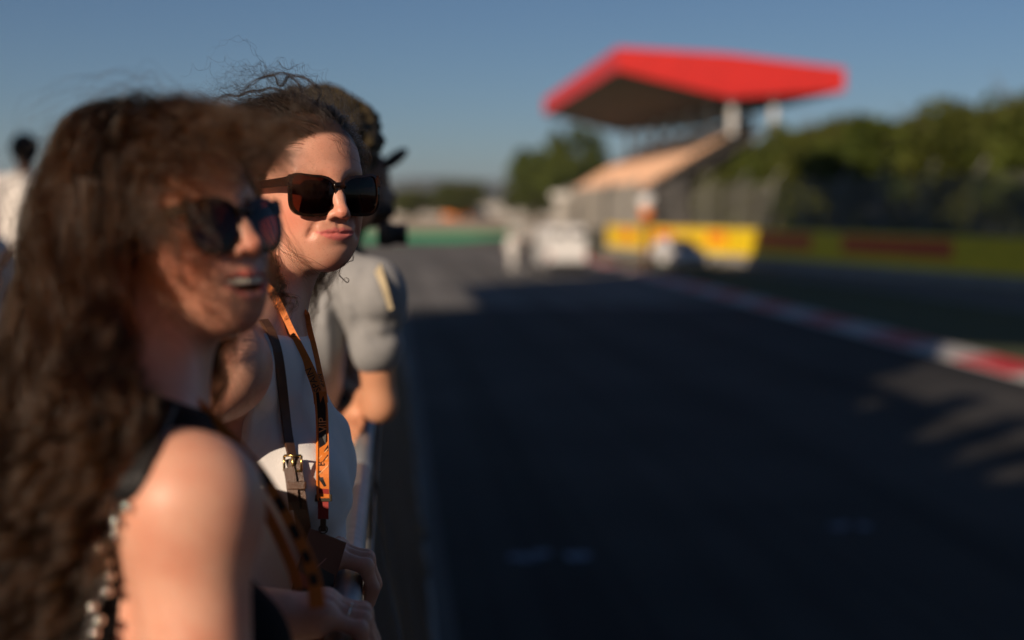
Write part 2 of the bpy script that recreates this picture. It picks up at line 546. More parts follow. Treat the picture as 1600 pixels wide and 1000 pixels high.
def paint_skin(o, H, Vw, up=None, dn=None):
    q = H.inv(Vw)
    near = (np.abs(q) < .16).all(1)
    lip = np.zeros(len(q))
    if up is not None:
        if len(up[0]) == 3:
            d = np.minimum(seg_dist(q, up)-.0042, seg_dist(q, dn)-.0050)
            lip = 1-sstep(d, -.0012, .0012)
        else:
            zt, zl, zb = mouth_lines(q[:, 0])
            lip = (1-sstep(q[:, 2]-zt, -.0008, .0010))*(1-sstep(zb-q[:, 2], -.0010, .0012))*(1-sstep(np.abs(q[:, 0]), .0285, .0315))*(q[:, 1] > .05)
        lip = lip*near
    bl = np.zeros(len(q))
    for c, r in (((.045, .07, -.02), .03), ((-.045, .07, -.02), .03), ((0, .115, -.018), .014), ((0, .085, -.09), .018)):
        bl += .95*np.exp(-((q-np.array(c))**2).sum(1)/r**2)
    zl = np.interp(q[:, 1], HL_Y, HL_Z)
    sc = sstep(q[:, 2]-zl, -.004, .010)*near*(np.linalg.norm(q-np.array([0, -.012, .045]), axis=1) < .15)
    me = o.data
    for n, a in (('lip', lip), ('blush', np.clip(bl*near, 0, 1)), ('scalp', sc)):
        at = me.attributes.new(n, 'FLOAT', 'POINT'); at.data.foreach_set('value', a.astype(np.float32))


# ------------------------------------------------------------------ torso, limbs, hands
class Body:
    def __init__(s, neck, fwd, lean=0.0):
        F = nrm([fwd[0], fwd[1], 0]); Z = np.array([0, 0, 1.0]); a = math.radians(lean)
        s.L = np.cross(Z, F); s.U = Z*math.cos(a)+F*math.sin(a); s.F = F*math.cos(a)-Z*math.sin(a)
        s.o = np.asarray(neck, float); s.R = np.column_stack([s.F, s.L, s.U])

    def p(s, f, l, u): return s.o+s.F*f+s.L*l+s.U*u
    def E(s, c, r, k=.03, op='u'): return ell(s.p(*c), r, s.R, k, op)
    def C(s, a, b, r1, r2=None, k=.03, op='u'): return cap(s.p(*a), s.p(*b), r1, r2, k, op)


def torso_ops(T, H, SR, SL, male=False, bust=1.0, neck_r=.051, low=-.62):
    g = 1.12 if male else 1.0
    O = [T.E((-.02, 0, -.17), (.098*g, .135*g, .19), .05),
         T.E((-.012, 0, -.35), (.084*g, .118*g, .14), .06),
         T.E((-.03, 0, -.50), (.11, .165, .13), .06)]
    for S, sg in ((SL, 1), (SR, -1)):
        O += [cap(T.p(-.02, sg*.03, -.035), S, .05*g, .047*g, .04),
              cap(T.p(-.03, sg*.015, .015), S*.5+T.p(-.03, 0, 0)*.5, .04, .03, .04)]
        if not male: O.append(T.E((.062, sg*.068, -.185), (.058*bust, .062, .062), .035))
        else: O.append(T.E((.04, sg*.08, -.13), (.06, .085, .07), .05))
    O += [cap(T.p(-.018, 0, -.05), H.p(0, -.020, -.05), neck_r*1.08*g, neck_r*g, .03),
          cap(H.p(0, -.03, .0), T.p(-.03, 0, 0), neck_r*.95*g, neck_r*g, .03)]
    return O


def arm_ops(S, E_, Wr, r=(.05, .04, .041, .027)):
    m = E_*.7+Wr*.3
    return [ell(S, (r[0]*1.06,)*3, I3, .035), cap(S, E_, r[0], r[1], .03), cap(E_, m, r[1], r[2]*.98, .02), cap(m, Wr, r[2]*.98, r[3], .02)]


def grip_hand(c, wrist, thumb, s=1.0, dy=0.0):
    """a hand closed over the rail (axis +Y): c = rail centre under the middle finger, thumb = +1/-1: the side in Y the thumb is on.
    Returns the solid's pieces and the ring place."""
    O = []; fx = []
    ln = {0: .93, 1: 1.0, 2: .96, 3: .84}           # index, middle, ring, little
    for i in range(4):
        y = thumb*(1.45-i)*.0195*s; L = ln[i]*s
        yk = y*.96
        mcp = c+np.array([-.016, yk, .0455*(.97 if i in (0, 3) else 1.03)])
        pip = c+np.array([.0245*L, y*1.02, .0335*L]); dip = c+np.array([.0345*L, y, .004]); tip = c+np.array([.0275*L, y*.97, -.019*L])
        r = (.0100, .0092, .0082, .0072) if i < 3 else (.0090, .0080, .0072, .0064)
        O += [cap(mcp, pip, r[0]*s, r[1]*s, .006), cap(pip, dip, r[1]*s, r[2]*s, .004), cap(dip, tip, r[2]*s, r[3]*s, .004),
              ell(mcp+np.array([0, 0, .0015]), (.0108*s,)*3, I3, .007), ell(pip+np.array([.001, 0, .001]), (.0097*s,)*3, I3, .004)]
        O.append(cap(wrist+np.array([.012, yk*.55, .004]), mcp, .0135*s, .0115*s, .012))
        O.append(cap(wrist+np.array([.012, yk*.5, -.008]), mcp+np.array([-.006, 0, -.012]), .014*s, .011*s, .012))
        fx.append((mcp, pip))
    t0 = wrist+np.array([.018, thumb*.016, -.008]); t1 = c+np.array([-.034, thumb*.046, .004]); t2 = c+np.array([-.022, thumb*.052, -.020]); t3 = c+np.array([.0, thumb*.047, -.0285])
    O += [cap(t0, t1, .0155*s, .0125*s, .012), cap(t1, t2, .0115*s, .0098*s, .006), cap(t2, t3, .0095*s, .0078*s, .004)]
    O.append(cap(wrist+np.array([-.03, 0, 0]), wrist+np.array([.02, 0, 0]), .025*s, .023*s, .02))
    return O, fx


# ------------------------------------------------------------------ hair as curves
def grow(root, d0, n, seg, force, colliders, stiff=.75, jitter=.0, r=rng):
    """root, d0: (G,3); force(p, t, i) -> (G,3); colliders: (centre, R, radii)"""
    G = len(root); P = np.zeros((G, n, 3)); P[:, 0] = root; d = d0/np.linalg.norm(d0, axis=1)[:, None]
    seg = np.broadcast_to(seg, (G,))
    for i in range(1, n):
        f = force(P[:, i-1], i/(n-1.0), i)
        d = d*stiff+f*(1-stiff)
        if jitter: d = d+r.normal(0, jitter, d.shape)
        d /= np.maximum(np.linalg.norm(d, axis=1), 1e-6)[:, None]
        p = P[:, i-1]+d*seg[:, None]
        for c, R, rad in colliders:
            q = (p-c)@R; k = np.linalg.norm(q/rad, axis=1); inn = k < 1
            if inn.any():
                p[inn] = c+(q[inn]/np.maximum(k[inn], .05)[:, None])@R.T
        d = p-P[:, i-1]; d /= np.maximum(np.linalg.norm(d, axis=1), 1e-6)[:, None]
        P[:, i] = p
    return P


def locks(G, per, spread, tight, curl_amp, curl_wave, frizz=.0015, r=rng, curl_start=.15, len_var=.25):
    """strands around guides G (g,n,3): gathered towards the tip, curling together"""
    g, n, _ = G.shape; t = np.linspace(0, 1, n)
    T = np.gradient(G, axis=1); T /= np.maximum(np.linalg.norm(T, axis=2), 1e-9)[..., None]
    ref = np.array([.3, .5, .81]); A = np.cross(T, ref); A /= np.maximum(np.linalg.norm(A, axis=2), 1e-6)[..., None]; Bv = np.cross(T, A)
    S = np.concatenate([np.zeros((g, 1)), np.cumsum(np.linalg.norm(np.diff(G, axis=1), axis=2), axis=1)], 1)
    gi = np.repeat(np.arange(g), per); m = len(gi)
    ph = r.uniform(0, 2*PI, g)[gi]+r.normal(0, .35, m); wv = (curl_wave*r.uniform(.75, 1.3, g))[gi]
    amp = (curl_amp*r.uniform(.5, 1.4, g))[gi]
    env = sstep(t, curl_start*.3, curl_start+.35)[None]*amp[:, None]
    ang = 2*PI*S[gi]/wv[:, None]+ph[:, None]
    P = G[gi]+A[gi]*(np.cos(ang)*env)[..., None]+Bv[gi]*(np.sin(ang)*env)[..., None]
    o = r.normal(0, 1, (m, 2))*spread
    w = (1-tight*sstep(t, .1, 1.0))[None]
    P += A[gi]*(o[:, :1]*w)[..., None]+Bv[gi]*(o[:, 1:]*w)[..., None]
    if frizz:
        k = r.uniform(60, 160, (m, 1)); p2 = r.uniform(0, 6.3, (m, 2))
        P += A[gi]*(np.sin(S[gi]*k+p2[:, :1])*frizz*t)[..., None]+Bv[gi]*(np.cos(S[gi]*k*.8+p2[:, 1:])*frizz*t)[..., None]
    if len_var:          # cut strands to different lengths by resampling along t
        cut = 1-len_var*r.random(m)**1.5
        x = t[None]*cut[:, None]*(n-1); i0 = np.minimum(x.astype(int), n-2); f = (x-i0)[..., None]; ar = np.arange(m)[:, None]
        P = P[ar, i0]*(1-f)+P[ar, i0+1]*f
    return P


def hair_obj(name, strands, radius, m, parent, label=None):
    """strands: list of (m,n,3) arrays in world space"""
    b = np.zeros(3); q = parent
    while q is not None: b = b+np.array(q.location); q = q.parent
    hc = bpy.data.hair_curves.new(name)
    sizes = []; pos = []; rad = []
    for S, rr in zip(strands, radius):
        mm, n, _ = S.shape; sizes += [n]*mm; pos.append((S-b).reshape(-1, 3))
        prof = np.interp(np.linspace(0, 1, n), [0, .1, .7, 1], [.8, 1, .85, .2])
        rad.append((np.tile(prof, (mm, 1))*rr).ravel())
    hc.add_curves(sizes)
    hc.attributes['position'].data.foreach_set('vector', np.concatenate(pos).astype(np.float32).ravel())
    ra = hc.attributes.get('radius') or hc.attributes.new('radius', 'FLOAT', 'POINT')
    ra.data.foreach_set('value', np.concatenate(rad).astype(np.float32))
    hc.materials.append(m)
    o = link(bpy.data.objects.new(name, hc), parent)
    if label: o['label'] = label
    return o


def scalp_roots(H, n, r=rng, grow_out=1.0, fy=(-1, 1)):
    """points and outward normals on the hairy part of the skull"""
    out = []; c = np.array([0, -.012, .045]); rad = np.array([.0715, .0925, .0805])
    c2 = np.array([0, .026, .05]); rad2 = np.array([.061, .063, .061])
    while sum(len(o) for o in out) < n:
        v = r.normal(0, 1, (n*2, 3)); v /= np.linalg.norm(v, axis=1)[:, None]
        q = c+v*rad
        k = np.linalg.norm((q-c2)/rad2, axis=1)
        inn = k < 1; q[inn] = c2+(q[inn]-c2)/k[inn][:, None]
        ok = q[:, 2] > np.interp(q[:, 1], HL_Y, HL_Z)
        out.append(q[ok])
    q = np.concatenate(out)[:n]
    nn = (q-c)/rad**2; nn /= np.linalg.norm(nn, axis=1)[:, None]
    return q, nn


def loc2w(H, q): return H.o+(q*H.s)@H.R.T
def dir2w(H, v): return v@H.R.T



# ------------------------------------------------------------------ sunglasses
def lens_mat():
    m = bpy.data.materials.new('dark_brown_lens'); m.use_nodes = True
    nt = m.node_tree; nt.nodes.remove(nt.nodes['Principled BSDF'])
    tr = nt.nodes.new('ShaderNodeBsdfTransparent'); tr.inputs[0].default_value = (.060, .016, .009, 1)
    gl = nt.nodes.new('ShaderNodeBsdfGlossy'); gl.inputs['Roughness'].default_value = .03
    fr = nt.nodes.new('ShaderNodeFresnel'); fr.inputs[0].default_value = 1.36
    mx = nt.nodes.new('ShaderNodeMixShader')
    nt.links.new(fr.outputs[0], mx.inputs[0]); nt.links.new(tr.outputs[0], mx.inputs[1]); nt.links.new(gl.outputs[0], mx.inputs[2])
    nt.links.new(mx.outputs[0], nt.nodes['Material Output'].inputs[0])
    return m


LENS = lens_mat()
acetate = mat('dark_tortoise_acetate', (.010, .006, .004), .2, noise=.5, nscale=90, base2=(.028, .010, .005), spec=.35)


def sunglasses(H, label, z0=.0095, hw=.0300, hh=.0268, cx=.0362, y0=.1025, curve=2.6, sq=3.4, flare=.009, pant=.0, group=None):
    g = empty('sunglasses', H.p(0, y0, z0), label, 'sunglasses', group)
    def surf(u, v, dy=0.0):
        return H.p(u, y0-curve*u*u-.12*v*v/.03+pant*v+dy, z0+v)
    def outline(sg, grow_, n=44):
        out = []
        for i in range(n):
            t = 2*PI*i/n; c, s_ = math.cos(t), math.sin(t)
            u = math.copysign(abs(c)**(2/sq), c)*(hw+grow_); v = math.copysign(abs(s_)**(2/sq), s_)*(hh+grow_)
            if s_ > 0: v = v*.86+flare*(c if c > 0 else .35*c)*1.0*(s_**.5)      # flatter top that lifts to the outside
            if c < 0: u *= 1-.10*max(0, -s_)
            else: u *= 1-.05*max(0, -s_)
            out.append((sg*(cx+u), v))
        return out
    V = []; F = []
    for sg in (-1, 1):
        o1 = outline(sg, .0030); i1 = outline(sg, -.0008); n = len(o1); b = len(V)
        for lst, dy in ((o1, .0022), (i1, .0022), (i1, -.0024), (o1, -.0024)):
            V += [surf(u, v, dy) for u, v in lst]
        for k in range(n):
            k2 = (k+1) % n
            for r in range(4):
                q = (b+r*n+k, b+r*n+k2, b+((r+1) % 4)*n+k2, b+((r+1) % 4)*n+k)
                F.append(q if sg < 0 else q[::-1])
    frame = mesh_obj('frame', V, F, acetate, g, smooth=False)
    bm = bmesh.new()                                       # bridge
    add_tube(bm, [H.p(u, y0-.0005-curve*u*u*.3, z0+.0120-abs(u)*.12) for u in np.linspace(-.0085, .0085, 7)], [.0050, .0044, .0040, .0038, .0040, .0044, .0050], 10)
    bm_obj('bridge', bm, acetate, g, True, True)
    for sg in (-1, 1):
        o1 = outline(sg, .0002); V = [surf(sg*cx, 0, .0004)]+[surf(cxx, v, .0003) for cxx, v in o1]
        mid = [surf(sg*cx+(u-sg*cx)*.5, v*.5, .0006) for u, v in o1]; n = len(o1)
        V = V+mid; F = []
        for k in range(n):
            k2 = (k+1) % n
            F += [(1+k, 1+k2, 1+n+k2, 1+n+k), (0, 1+n+k, 1+n+k2)]
        if sg > 0: F = [f[::-1] for f in F]
        mesh_obj('lens', V, F, LENS, g)
        xo = sg*(cx+hw+.001); yo = y0-curve*xo*xo
        path = smooth_path([H.p(xo, yo, z0+hh*.62), H.p(xo*1.035, yo-.012, z0+hh*.6), H.p(sg*.078, .02, z0+.012), H.p(sg*.0775, -.012, z0+.008), H.p(sg*.074, -.035, z0-.016)], 18)
        wd = np.interp(np.linspace(0, 1, 18), [0, .12, .5, 1], [.017, .012, .009, .006])
        VV, FF = ribbon(path, H.R[:, 2], wd, .0036)
        mesh_obj('temple', VV, FF, acetate, g, smooth=False)
        bm = bmesh.new(); add_box(bm, H.p(xo*1.012, yo-.001, z0+hh*.62), (.006, .006, .013), .0012, Matrix(H.R.tolist()))
        bm_obj('hinge', bm, acetate, g, False, True)
    return g

# ------------------------------------------------------------------ ground, track, verges
def rubbered(m):
    """long dark rubber lines, paving joints and patches along the track"""
    nt = m.node_tree; L = nt.links; p = nt.nodes['Principled BSDF']; src = p.inputs['Base Color'].links[0].from_socket
    tc = nt.nodes.new('ShaderNodeTexCoord')
    def band(scale, lo, hi, dark, det=4):
        mp = nt.nodes.new('ShaderNodeMapping'); mp.inputs['Scale'].default_value = scale; L.new(tc.outputs['Object'], mp.inputs['Vector'])
        n = nt.nodes.new('ShaderNodeTexNoise'); n.inputs['Scale'].default_value = 1.0; n.inputs['Detail'].default_value = det; L.new(mp.outputs[0], n.inputs['Vector'])
        r = nt.nodes.new('ShaderNodeMapRange'); r.inputs[1].default_value = lo; r.inputs[2].default_value = hi; r.inputs[3].default_value = 1.0; r.inputs[4].default_value = dark; L.new(n.outputs['Fac'], r.inputs[0])
        return r.outputs[0]
    c = src
    for f in (band((1.1, .012, 1), .45, .62, .52), band((4.5, .03, 1), .52, .66, .70), band((.12, .09, 1), .50, .54, .80, 1)):
        x = nt.nodes.new('ShaderNodeMix'); x.data_type = 'RGBA'; x.blend_type = 'MULTIPLY'; x.inputs[0].default_value = 1.0
        L.new(c, x.inputs[6]); L.new(f, x.inputs[7]); c = x.outputs[2]
    L.new(c, p.inputs['Base Color'])


def sheet(name, pts, z, m, kind='structure'):
    o = mesh_obj(name, [(x, y, z) for x, y in pts], [tuple(range(len(pts)))], m, None, False)
    o['kind'] = kind; return o


earth = mat('dry_grass_earth', (.105, .085, .045), .95, nscale=.05, base2=(.055, .065, .022))
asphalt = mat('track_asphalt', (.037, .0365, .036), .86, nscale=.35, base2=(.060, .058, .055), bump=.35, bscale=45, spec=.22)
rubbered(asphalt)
asphalt_far = mat('runoff_asphalt', (.15, .145, .135), .9, nscale=.2, base2=(.12, .115, .108), spec=.3)
green_paint = mat('green_painted_runoff', (.035, .40, .16), .8, nscale=.25, base2=(.05, .44, .19))
gravel_m = mat('tan_gravel', (.50, .40, .28), .95, nscale=.4, base2=(.43, .35, .25))
grass_m = mat('verge_grass', (.035, .055, .012), .95, nscale=1.2, base2=(.060, .068, .018), bump=.6, bscale=12)
concrete = mat('grey_concrete', (.30, .29, .27), .88, nscale=1.5, base2=(.24, .235, .22), bump=.25, bscale=25)
white_paint = mat('white_paint', (.78, .77, .74), .6, nscale=3, base2=(.66, .65, .62))
dirty_white = mat('scuffed_white_paint', (.50, .49, .47), .7, nscale=2.5, base2=(.36, .35, .34))
red_paint = mat('red_paint', (.60, .030, .022), .55, nscale=3, base2=(.48, .025, .02))

sheet('ground', [(-3500, -600), (3500, -600), (3500, 5200), (-3500, 5200)], 0.0, earth)
sunlit_asphalt = mat('sunlit_pale_asphalt', (.15, .146, .138), .9, nscale=.3, base2=(.20, .195, .185), bump=.3, bscale=40, spec=.25)  # far stretch in sun made paler than the shaded track: sunlight put into the colour
rubbered(sunlit_asphalt)
sheet('sunlit_track_section', [(.45, 43), (10.9, 43), (10.9, 112), (12, 124), (2, 120), (.45, 110)], .006, sunlit_asphalt)
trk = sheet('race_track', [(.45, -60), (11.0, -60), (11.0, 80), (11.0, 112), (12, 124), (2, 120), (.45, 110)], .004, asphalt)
sheet('pit_lane', [(-12, -60), (.45, -60), (.45, 110), (-3, 110), (-12, 108)], .004, asphalt_far)
sheet('runoff_area', [(-40, 108), (2, 122), (13, 138), (30, 165), (-60, 165)], .004, asphalt_far)
sheet('green_runoff', [(-14, 128), (6, 128), (12, 146), (15, 170), (10, 178), (-20, 172)], .008, green_paint)
sheet('gravel_trap', [(-70, 186), (10, 186), (24, 232), (70, 330), (40, 420), (-120, 420)], .010, gravel_m)
sheet('grass_verge', [(12.0, -60), (30, -60), (27, 30), (22.8, 51.3), (18.65, 74), (14.2, 86), (13.4, 96), (12.4, 98), (12.0, 80)], .006, grass_m)
sheet('service_road', [(19.0, 5), (26.2, 5), (26.2, 30), (22.3, 51.3), (18.2, 74), (15.6, 74), (17.6, 51), (18.6, 30)], .012, asphalt_far)

kerb = empty('kerb', (11.0, 20, 0), 'red and white striped kerb along the far edge of the track', 'kerb')


def kerb_mesh(L, w):
    bm = bmesh.new(); prof = [(0, -.02), (0, .030), (w*.35, .060), (w*.8, .085), (w, .07), (w, -.02)]
    a = [bm.verts.new((x, .006, z)) for x, z in prof]; b = [bm.verts.new((x, L-.006, z)) for x, z in prof]
    for i in range(len(prof)): bm.faces.new((a[i], b[i], b[(i+1) % len(prof)], a[(i+1) % len(prof)]))
    bm.faces.new(a); bm.faces.new(b[::-1])
    return bm


kp = {}
for i in range(39):
    red = i % 2 == 0; L = 2.7; y = 2.9+i*L
    key = red
    if key not in kp:
        o = bm_obj('kerb_block', kerb_mesh(L, .98), red_paint if red else dirty_white, kerb); kp[key] = o
    else:
        o = kp[key].copy(); COL.objects.link(o)
    bend = max(0, y-78)**2*0.0
    o.location = (.10+bend, y-20, 0); o.rotation_euler.z = -2*0.0*max(0, y-78)
bm = bmesh.new()
for i in range(60):
    y0 = 5+i*1.7; y1 = y0+1.7; b0 = max(0, y0-78)**2*0.0; b1 = max(0, y1-78)**2*0.0
    q = [bm.verts.new((x, y, .009)) for x, y in ((10.97+b0, y0), (11.09+b0, y0), (11.09+b1, y1), (10.97+b1, y1))]; bm.faces.new(q)
o = bm_obj('edge_line_marking', bm, white_paint); o['kind'] = 'structure'
# worn painted mark on the track
for nm, cx, cy, sx, sy in (('grid_marking', 1.35, 12.0, .62, .20), ('grid_marking', 4.3, 12.9, .35, .14)):
    bm = bmesh.new(); rr = random.Random(4)
    for k in range(9):
        x = cx+rr.uniform(-.5, .5)*sx; y = cy+rr.uniform(-.5, .5)*sy; w_ = rr.uniform(.04, .2)*sx; h_ = rr.uniform(.15, .5)*sy
        q = [bm.verts.new((x+a*w_*rr.uniform(.7, 1.2), y+b*h_*rr.uniform(.7, 1.2), .009+.0004*k)) for a, b in ((-1, -1), (1, -1), (1, 1), (-1, 1))]; bm.faces.new(q)
    o = bm_obj(nm, bm, mat('worn_blue_white_paint', (.20, .26, .34), .8, noise=.4, nscale=14)); o['kind'] = 'structure'

# far hills and the ridge behind the circuit
def ridge(name, x0, x1, y, hfn, depth, m, n=90):
    V = []; F = []
    for i in range(n):
        x = x0+(x1-x0)*i/(n-1); h = hfn(x)
        V += [(x, y, -1), (x, y+depth*.35, h*.75), (x, y+depth*.6, h), (x, y+depth, -1)]
    for i in range(n-1):
        for k in range(3): F.append((i*4+k, (i+1)*4+k, (i+1)*4+k+1, i*4+k+1))
    o = mesh_obj(name, V, F, m, None, True); o['kind'] = 'structure'; return o


hill_m = mat('wooded_hillside', (.050, .062, .030), .95, nscale=.012, base2=(.085, .085, .045))
ridge('hills', -3000, 3200, 3000, lambda x: 62+16*math.sin(x*.0021)+9*math.sin(x*.0063+1)+5*math.sin(x*.017), 900, hill_m)
ridge('low_hills', -1500, 1500, 1500, lambda x: 13+4*math.sin(x*.006+2)+3*math.sin(x*.021), 300, hill_m)


# ------------------------------------------------------------------ pit building, left of the camera, whose shade lies over the track
bld_wall = mat('pale_rendered_wall', (.55, .53, .48), .85, nscale=.6, base2=(.48, .46, .42))
glass_dark = mat('dark_window_glass', (.02, .024, .028), .08, spec=.6)
steel = mat('painted_steel', (.42, .43, .44), .4, metal=.3)
pit = empty('pit_building', (-12, 10, 0), 'long pale pit building left of the platform, outside the picture', 'building')


def pit_box(name, x0, x1, y0, y1, z0, z1, m=bld_wall):
    z0, z1 = z0*KZ, z1*KZ
    bm = bmesh.new(); add_box(bm, ((x0+x1)/2+12, (y0+y1)/2-10, (z0+z1)/2), (x1-x0, y1-y0, z1-z0)); return bm_obj(name, bm, m, pit)


KZ = math.tan(SUN_EL)/.2962          # storey heights follow the height of the sun
HB = 19.5*KZ
pit_box('ground_storey', -16.0, -13.0, 2, 20.3, 0, 5.2)
pit_box('upper_storeys', -15.9, -12.0, 1.6, 20.0, 5.25, 8.7)
pit_box('overhanging_storey', -15.95, -11.9, 1.5, 31.9, 8.75, 15.2)
bm = bmesh.new()                                              # top storey with a raked end
Vs = [(-12.3, 1.8, 15.22*KZ), (-15.8, 1.8, 15.22*KZ), (-15.8, 31.7, 15.22*KZ), (-12.3, 31.7, 15.22*KZ), (-12.3, 1.8, HB), (-15.8, 1.8, HB), (-15.8, 27.6, HB), (-12.3, 27.6, HB)]
vv = [bm.verts.new((x+12, y-10, z)) for x, y, z in Vs]
for f in ((0, 1, 2, 3), (7, 6, 5, 4), (0, 4, 5, 1), (1, 5, 6, 2), (2, 6, 7, 3), (3, 7, 4, 0)): bm.faces.new([vv[i] for i in f])
bm_obj('raked_top_storey', bm, bld_wall, pit)
for k in range(10):
    y = 3.2+k*2.7
    for z in (6.2, 10.2):
        if z < 8 and y > 17: continue
        bm = bmesh.new(); add_box(bm, (.02+(.1 if z > 8 else 0), y+1.1-10, (z+1.0)*KZ), (.05, 2.1, 1.9)); bm_obj('window', bm, glass_dark, pit)
# unseen screen added for shade; its gaps are shaped to cast the sun streaks
screen = empty('added_shade_screen', (-12.4, -5, 0), 'added tall shade screen, unseen outside the picture, pierced to shape the sunlit streaks', 'screen')
GAPS = [[(1385, 602), (1440, 588), (1497, 566), (1512, 545), (1760, 560), (1760, 640), (1600, 640), (1530, 622), (1490, 640), (1440, 625)],
        [(1445, 705), (1500, 668), (1560, 640), (1700, 600), (1700, 660), (1590, 668), (1530, 690)],
        [(1510, 745), (1545, 720), (1620, 690), (1700, 665), (1700, 700), (1600, 722)],
        [(1362, 640), (1392, 628), (1402, 640), (1372, 652)], [(1570, 775), (1605, 752), (1680, 735), (1680, 760)]]


def on_screen(px, py):
    d = 3.0*FPX/(py-325.0); X = (px-610.0)/FPX*d; L = (X+12.4)/SUN_DIR[0]
    return (d-L*SUN_DIR[1], L*math.tan(SUN_EL))


GS = [[on_screen(*p) for p in g] for g in GAPS]+[[(-3.12, 9.2), (-2.45, 9.2), (-2.45, 10.4), (-3.12, 10.4)]]  # the last opening is added to let sun onto the far-left white shirt


def inside(p, poly):
    c = False; n = len(poly)
    for i in range(n):
        (x1, y1), (x2, y2) = poly[i], poly[(i+1) % n]
        if (y1 > p[1]) != (y2 > p[1]) and p[0] < (x2-x1)*(p[1]-y1)/(y2-y1)+x1: c = not c
    return c


CS = .16; ya, yb, za, zb = -11.6, 1.5, 4.0*KZ, 18.0*KZ
for j in range(int((zb-za)/CS)):
    z = za+(j+.5)*CS; run = None
    n = int((yb-ya)/CS)
    for i in range(n+1):
        solid = i < n and not any(inside((ya+(i+.5)*CS, z), g) for g in GS)
        if solid and run is None: run = i
        if not solid and run is not None:
            bm = bmesh.new(); add_box(bm, (0, ya+(run+i)/2*CS+5, z), (.06, (i-run)*CS, CS)); run = None; bm_obj('slat', bm, steel, screen)
for nm, z0, z1 in (('lower_panel', 0, za), ('upper_panel', zb, HB)):
    bm = bmesh.new(); add_box(bm, (0, (ya+yb)/2+5, (z0+z1)/2), (.06, yb-ya, z1-z0)); bm_obj(nm, bm, steel, screen)


# unseen block added behind the camera to hold back sky light
pad = empty('added_sky_block', (12, -27, 0), 'long unseen building added behind the platform to cut the sky light', 'building')
bm = bmesh.new(); add_box(bm, (0, 0, 12), (40, 8, 24)); bm_obj('wall', bm, bld_wall, pad)
for k in range(9):
    for z in (3, 8, 13, 18):
        bm = bmesh.new(); add_box(bm, (-17.5+k*4.4, 4.02, z+1.4), (3.0, .06, 2.6)); bm_obj('window', bm, glass_dark, pad)


# ------------------------------------------------------------------ grandstand
red_roof = mat('red_roof_cladding', (.62, .022, .016), .5, noise=.06, nscale=.5)
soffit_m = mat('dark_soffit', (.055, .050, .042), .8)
seat_m = mat('tan_seats', (.90, .60, .40), .7, nscale=.8, base2=(.84, .54, .35))
white_steel = mat('white_painted_steel', (.72, .71, .68), .5)
st_conc = mat('stand_concrete', (.34, .31, .26), .9, nscale=.3, base2=(.28, .26, .22))
gs = empty('grandstand', (28, 160, 0), 'big grandstand with red folded roof and tan seating beside the track', 'grandstand')
Y0, Y1 = 158.0, 226.0


def gs_mesh(name, pts3, faces, m): return mesh_obj(name, pts3, faces, m, gs, False)


# roof: folded wedge, deep fascia all round, dark underside
RX = [24.0, 36.0, 48.6]; ZT = [19.9, 19.3, 17.9]; ZB = [17.5, 14.7, 15.5]; RY0, RY1 = 150.0, 222.0
V = []
for y in (RY0, RY1):
    V += [(RX[i], y, ZT[i]) for i in range(3)]+[(RX[i], y, ZB[i]) for i in range(3)]
gs_mesh('roof', V, [(0, 1, 7, 6), (1, 2, 8, 7), (0, 3, 4, 1), (1, 4, 5, 2), (6, 7, 10, 9), (7, 8, 11, 10), (0, 6, 9, 3), (2, 5, 11, 8)], red_roof)
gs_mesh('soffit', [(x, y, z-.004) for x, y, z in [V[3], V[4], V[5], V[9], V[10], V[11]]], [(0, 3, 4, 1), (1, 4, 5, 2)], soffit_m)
# seating: stepped rows, each row its own part
under = mat('dark_stand_underside', (.07, .065, .058), .9)
NR = 16; X0, Z0, X1, Z1 = 28.0, 5.0, 40.0, 12.3
for i in range(NR):
    xa = X0+(X1-X0)*i/NR; xb = X0+(X1-X0)*(i+1)/NR; za = Z0+(Z1-Z0)*i/NR
    bm = bmesh.new(); add_box(bm, ((xa+xb)/2-28, (Y0+Y1)/2-160, za-.18), (xb-xa+.05, Y1-Y0-.8, .22)); bm_obj('step', bm, under, gs)
    bm = bmesh.new()
    add_box(bm, ((xa+xb)/2-28-.05, (Y0+Y1)/2-160, za+.40), (.46, Y1-Y0, .12)); add_box(bm, (xb-28-.14, (Y0+Y1)/2-160, za+.62), (.08, Y1-Y0, .46))
    bm_obj('seat_row', bm, seat_m, gs)
bm = bmesh.new(); add_box(bm, (-.35, (Y0+Y1)/2-160, 3.0), (.3, Y1-Y0, 5.6)); bm_obj('front_wall', bm, st_conc, gs)
bm = bmesh.new(); add_box(bm, (12.6, (Y0+Y1)/2-160, 6.6), (.4, Y1-Y0, 13.0)); bm_obj('back_wall', bm, under, gs)
bm = bmesh.new()
for z in (5.7, 6.1): add_tube(bm, [(-.35, Y0-160, z), (-.35, Y1-160, z)], .035, 6)
bm_obj('front_handrail', bm, white_steel, gs)
for k in range(7):
    y = Y0-160-6.0+k*11.0
    bm = bmesh.new(); add_box(bm, (8.8, y, 13.2), (.62, .62, 4.6), .05); bm_obj('column', bm, white_steel, gs)
    bm = bmesh.new(); add_box(bm, (13.4, y, 8.2), (.55, .55, 16.0), .05); bm_obj('column', bm, white_steel, gs)
    bm = bmesh.new(); add_tube(bm, [(0.2, y, 4.2), (12.2, y, 11.4)], .28, 6); add_box(bm, (6.0, y, 3.6), (.5, .5, 7.2)); bm_obj('raker', bm, under, gs)


# ------------------------------------------------------------------ trees
leaf_m = mat('pine_foliage', (.034, .053, .006), .75, nscale=.8, base2=(.066, .084, .010), spec=.2)
leaf_m2 = mat('olive_foliage', (.044, .056, .007), .75, nscale=.8, base2=(.076, .085, .013), spec=.2)
bark = mat('bark', (.10, .075, .05), .9, noise=.25, nscale=6)


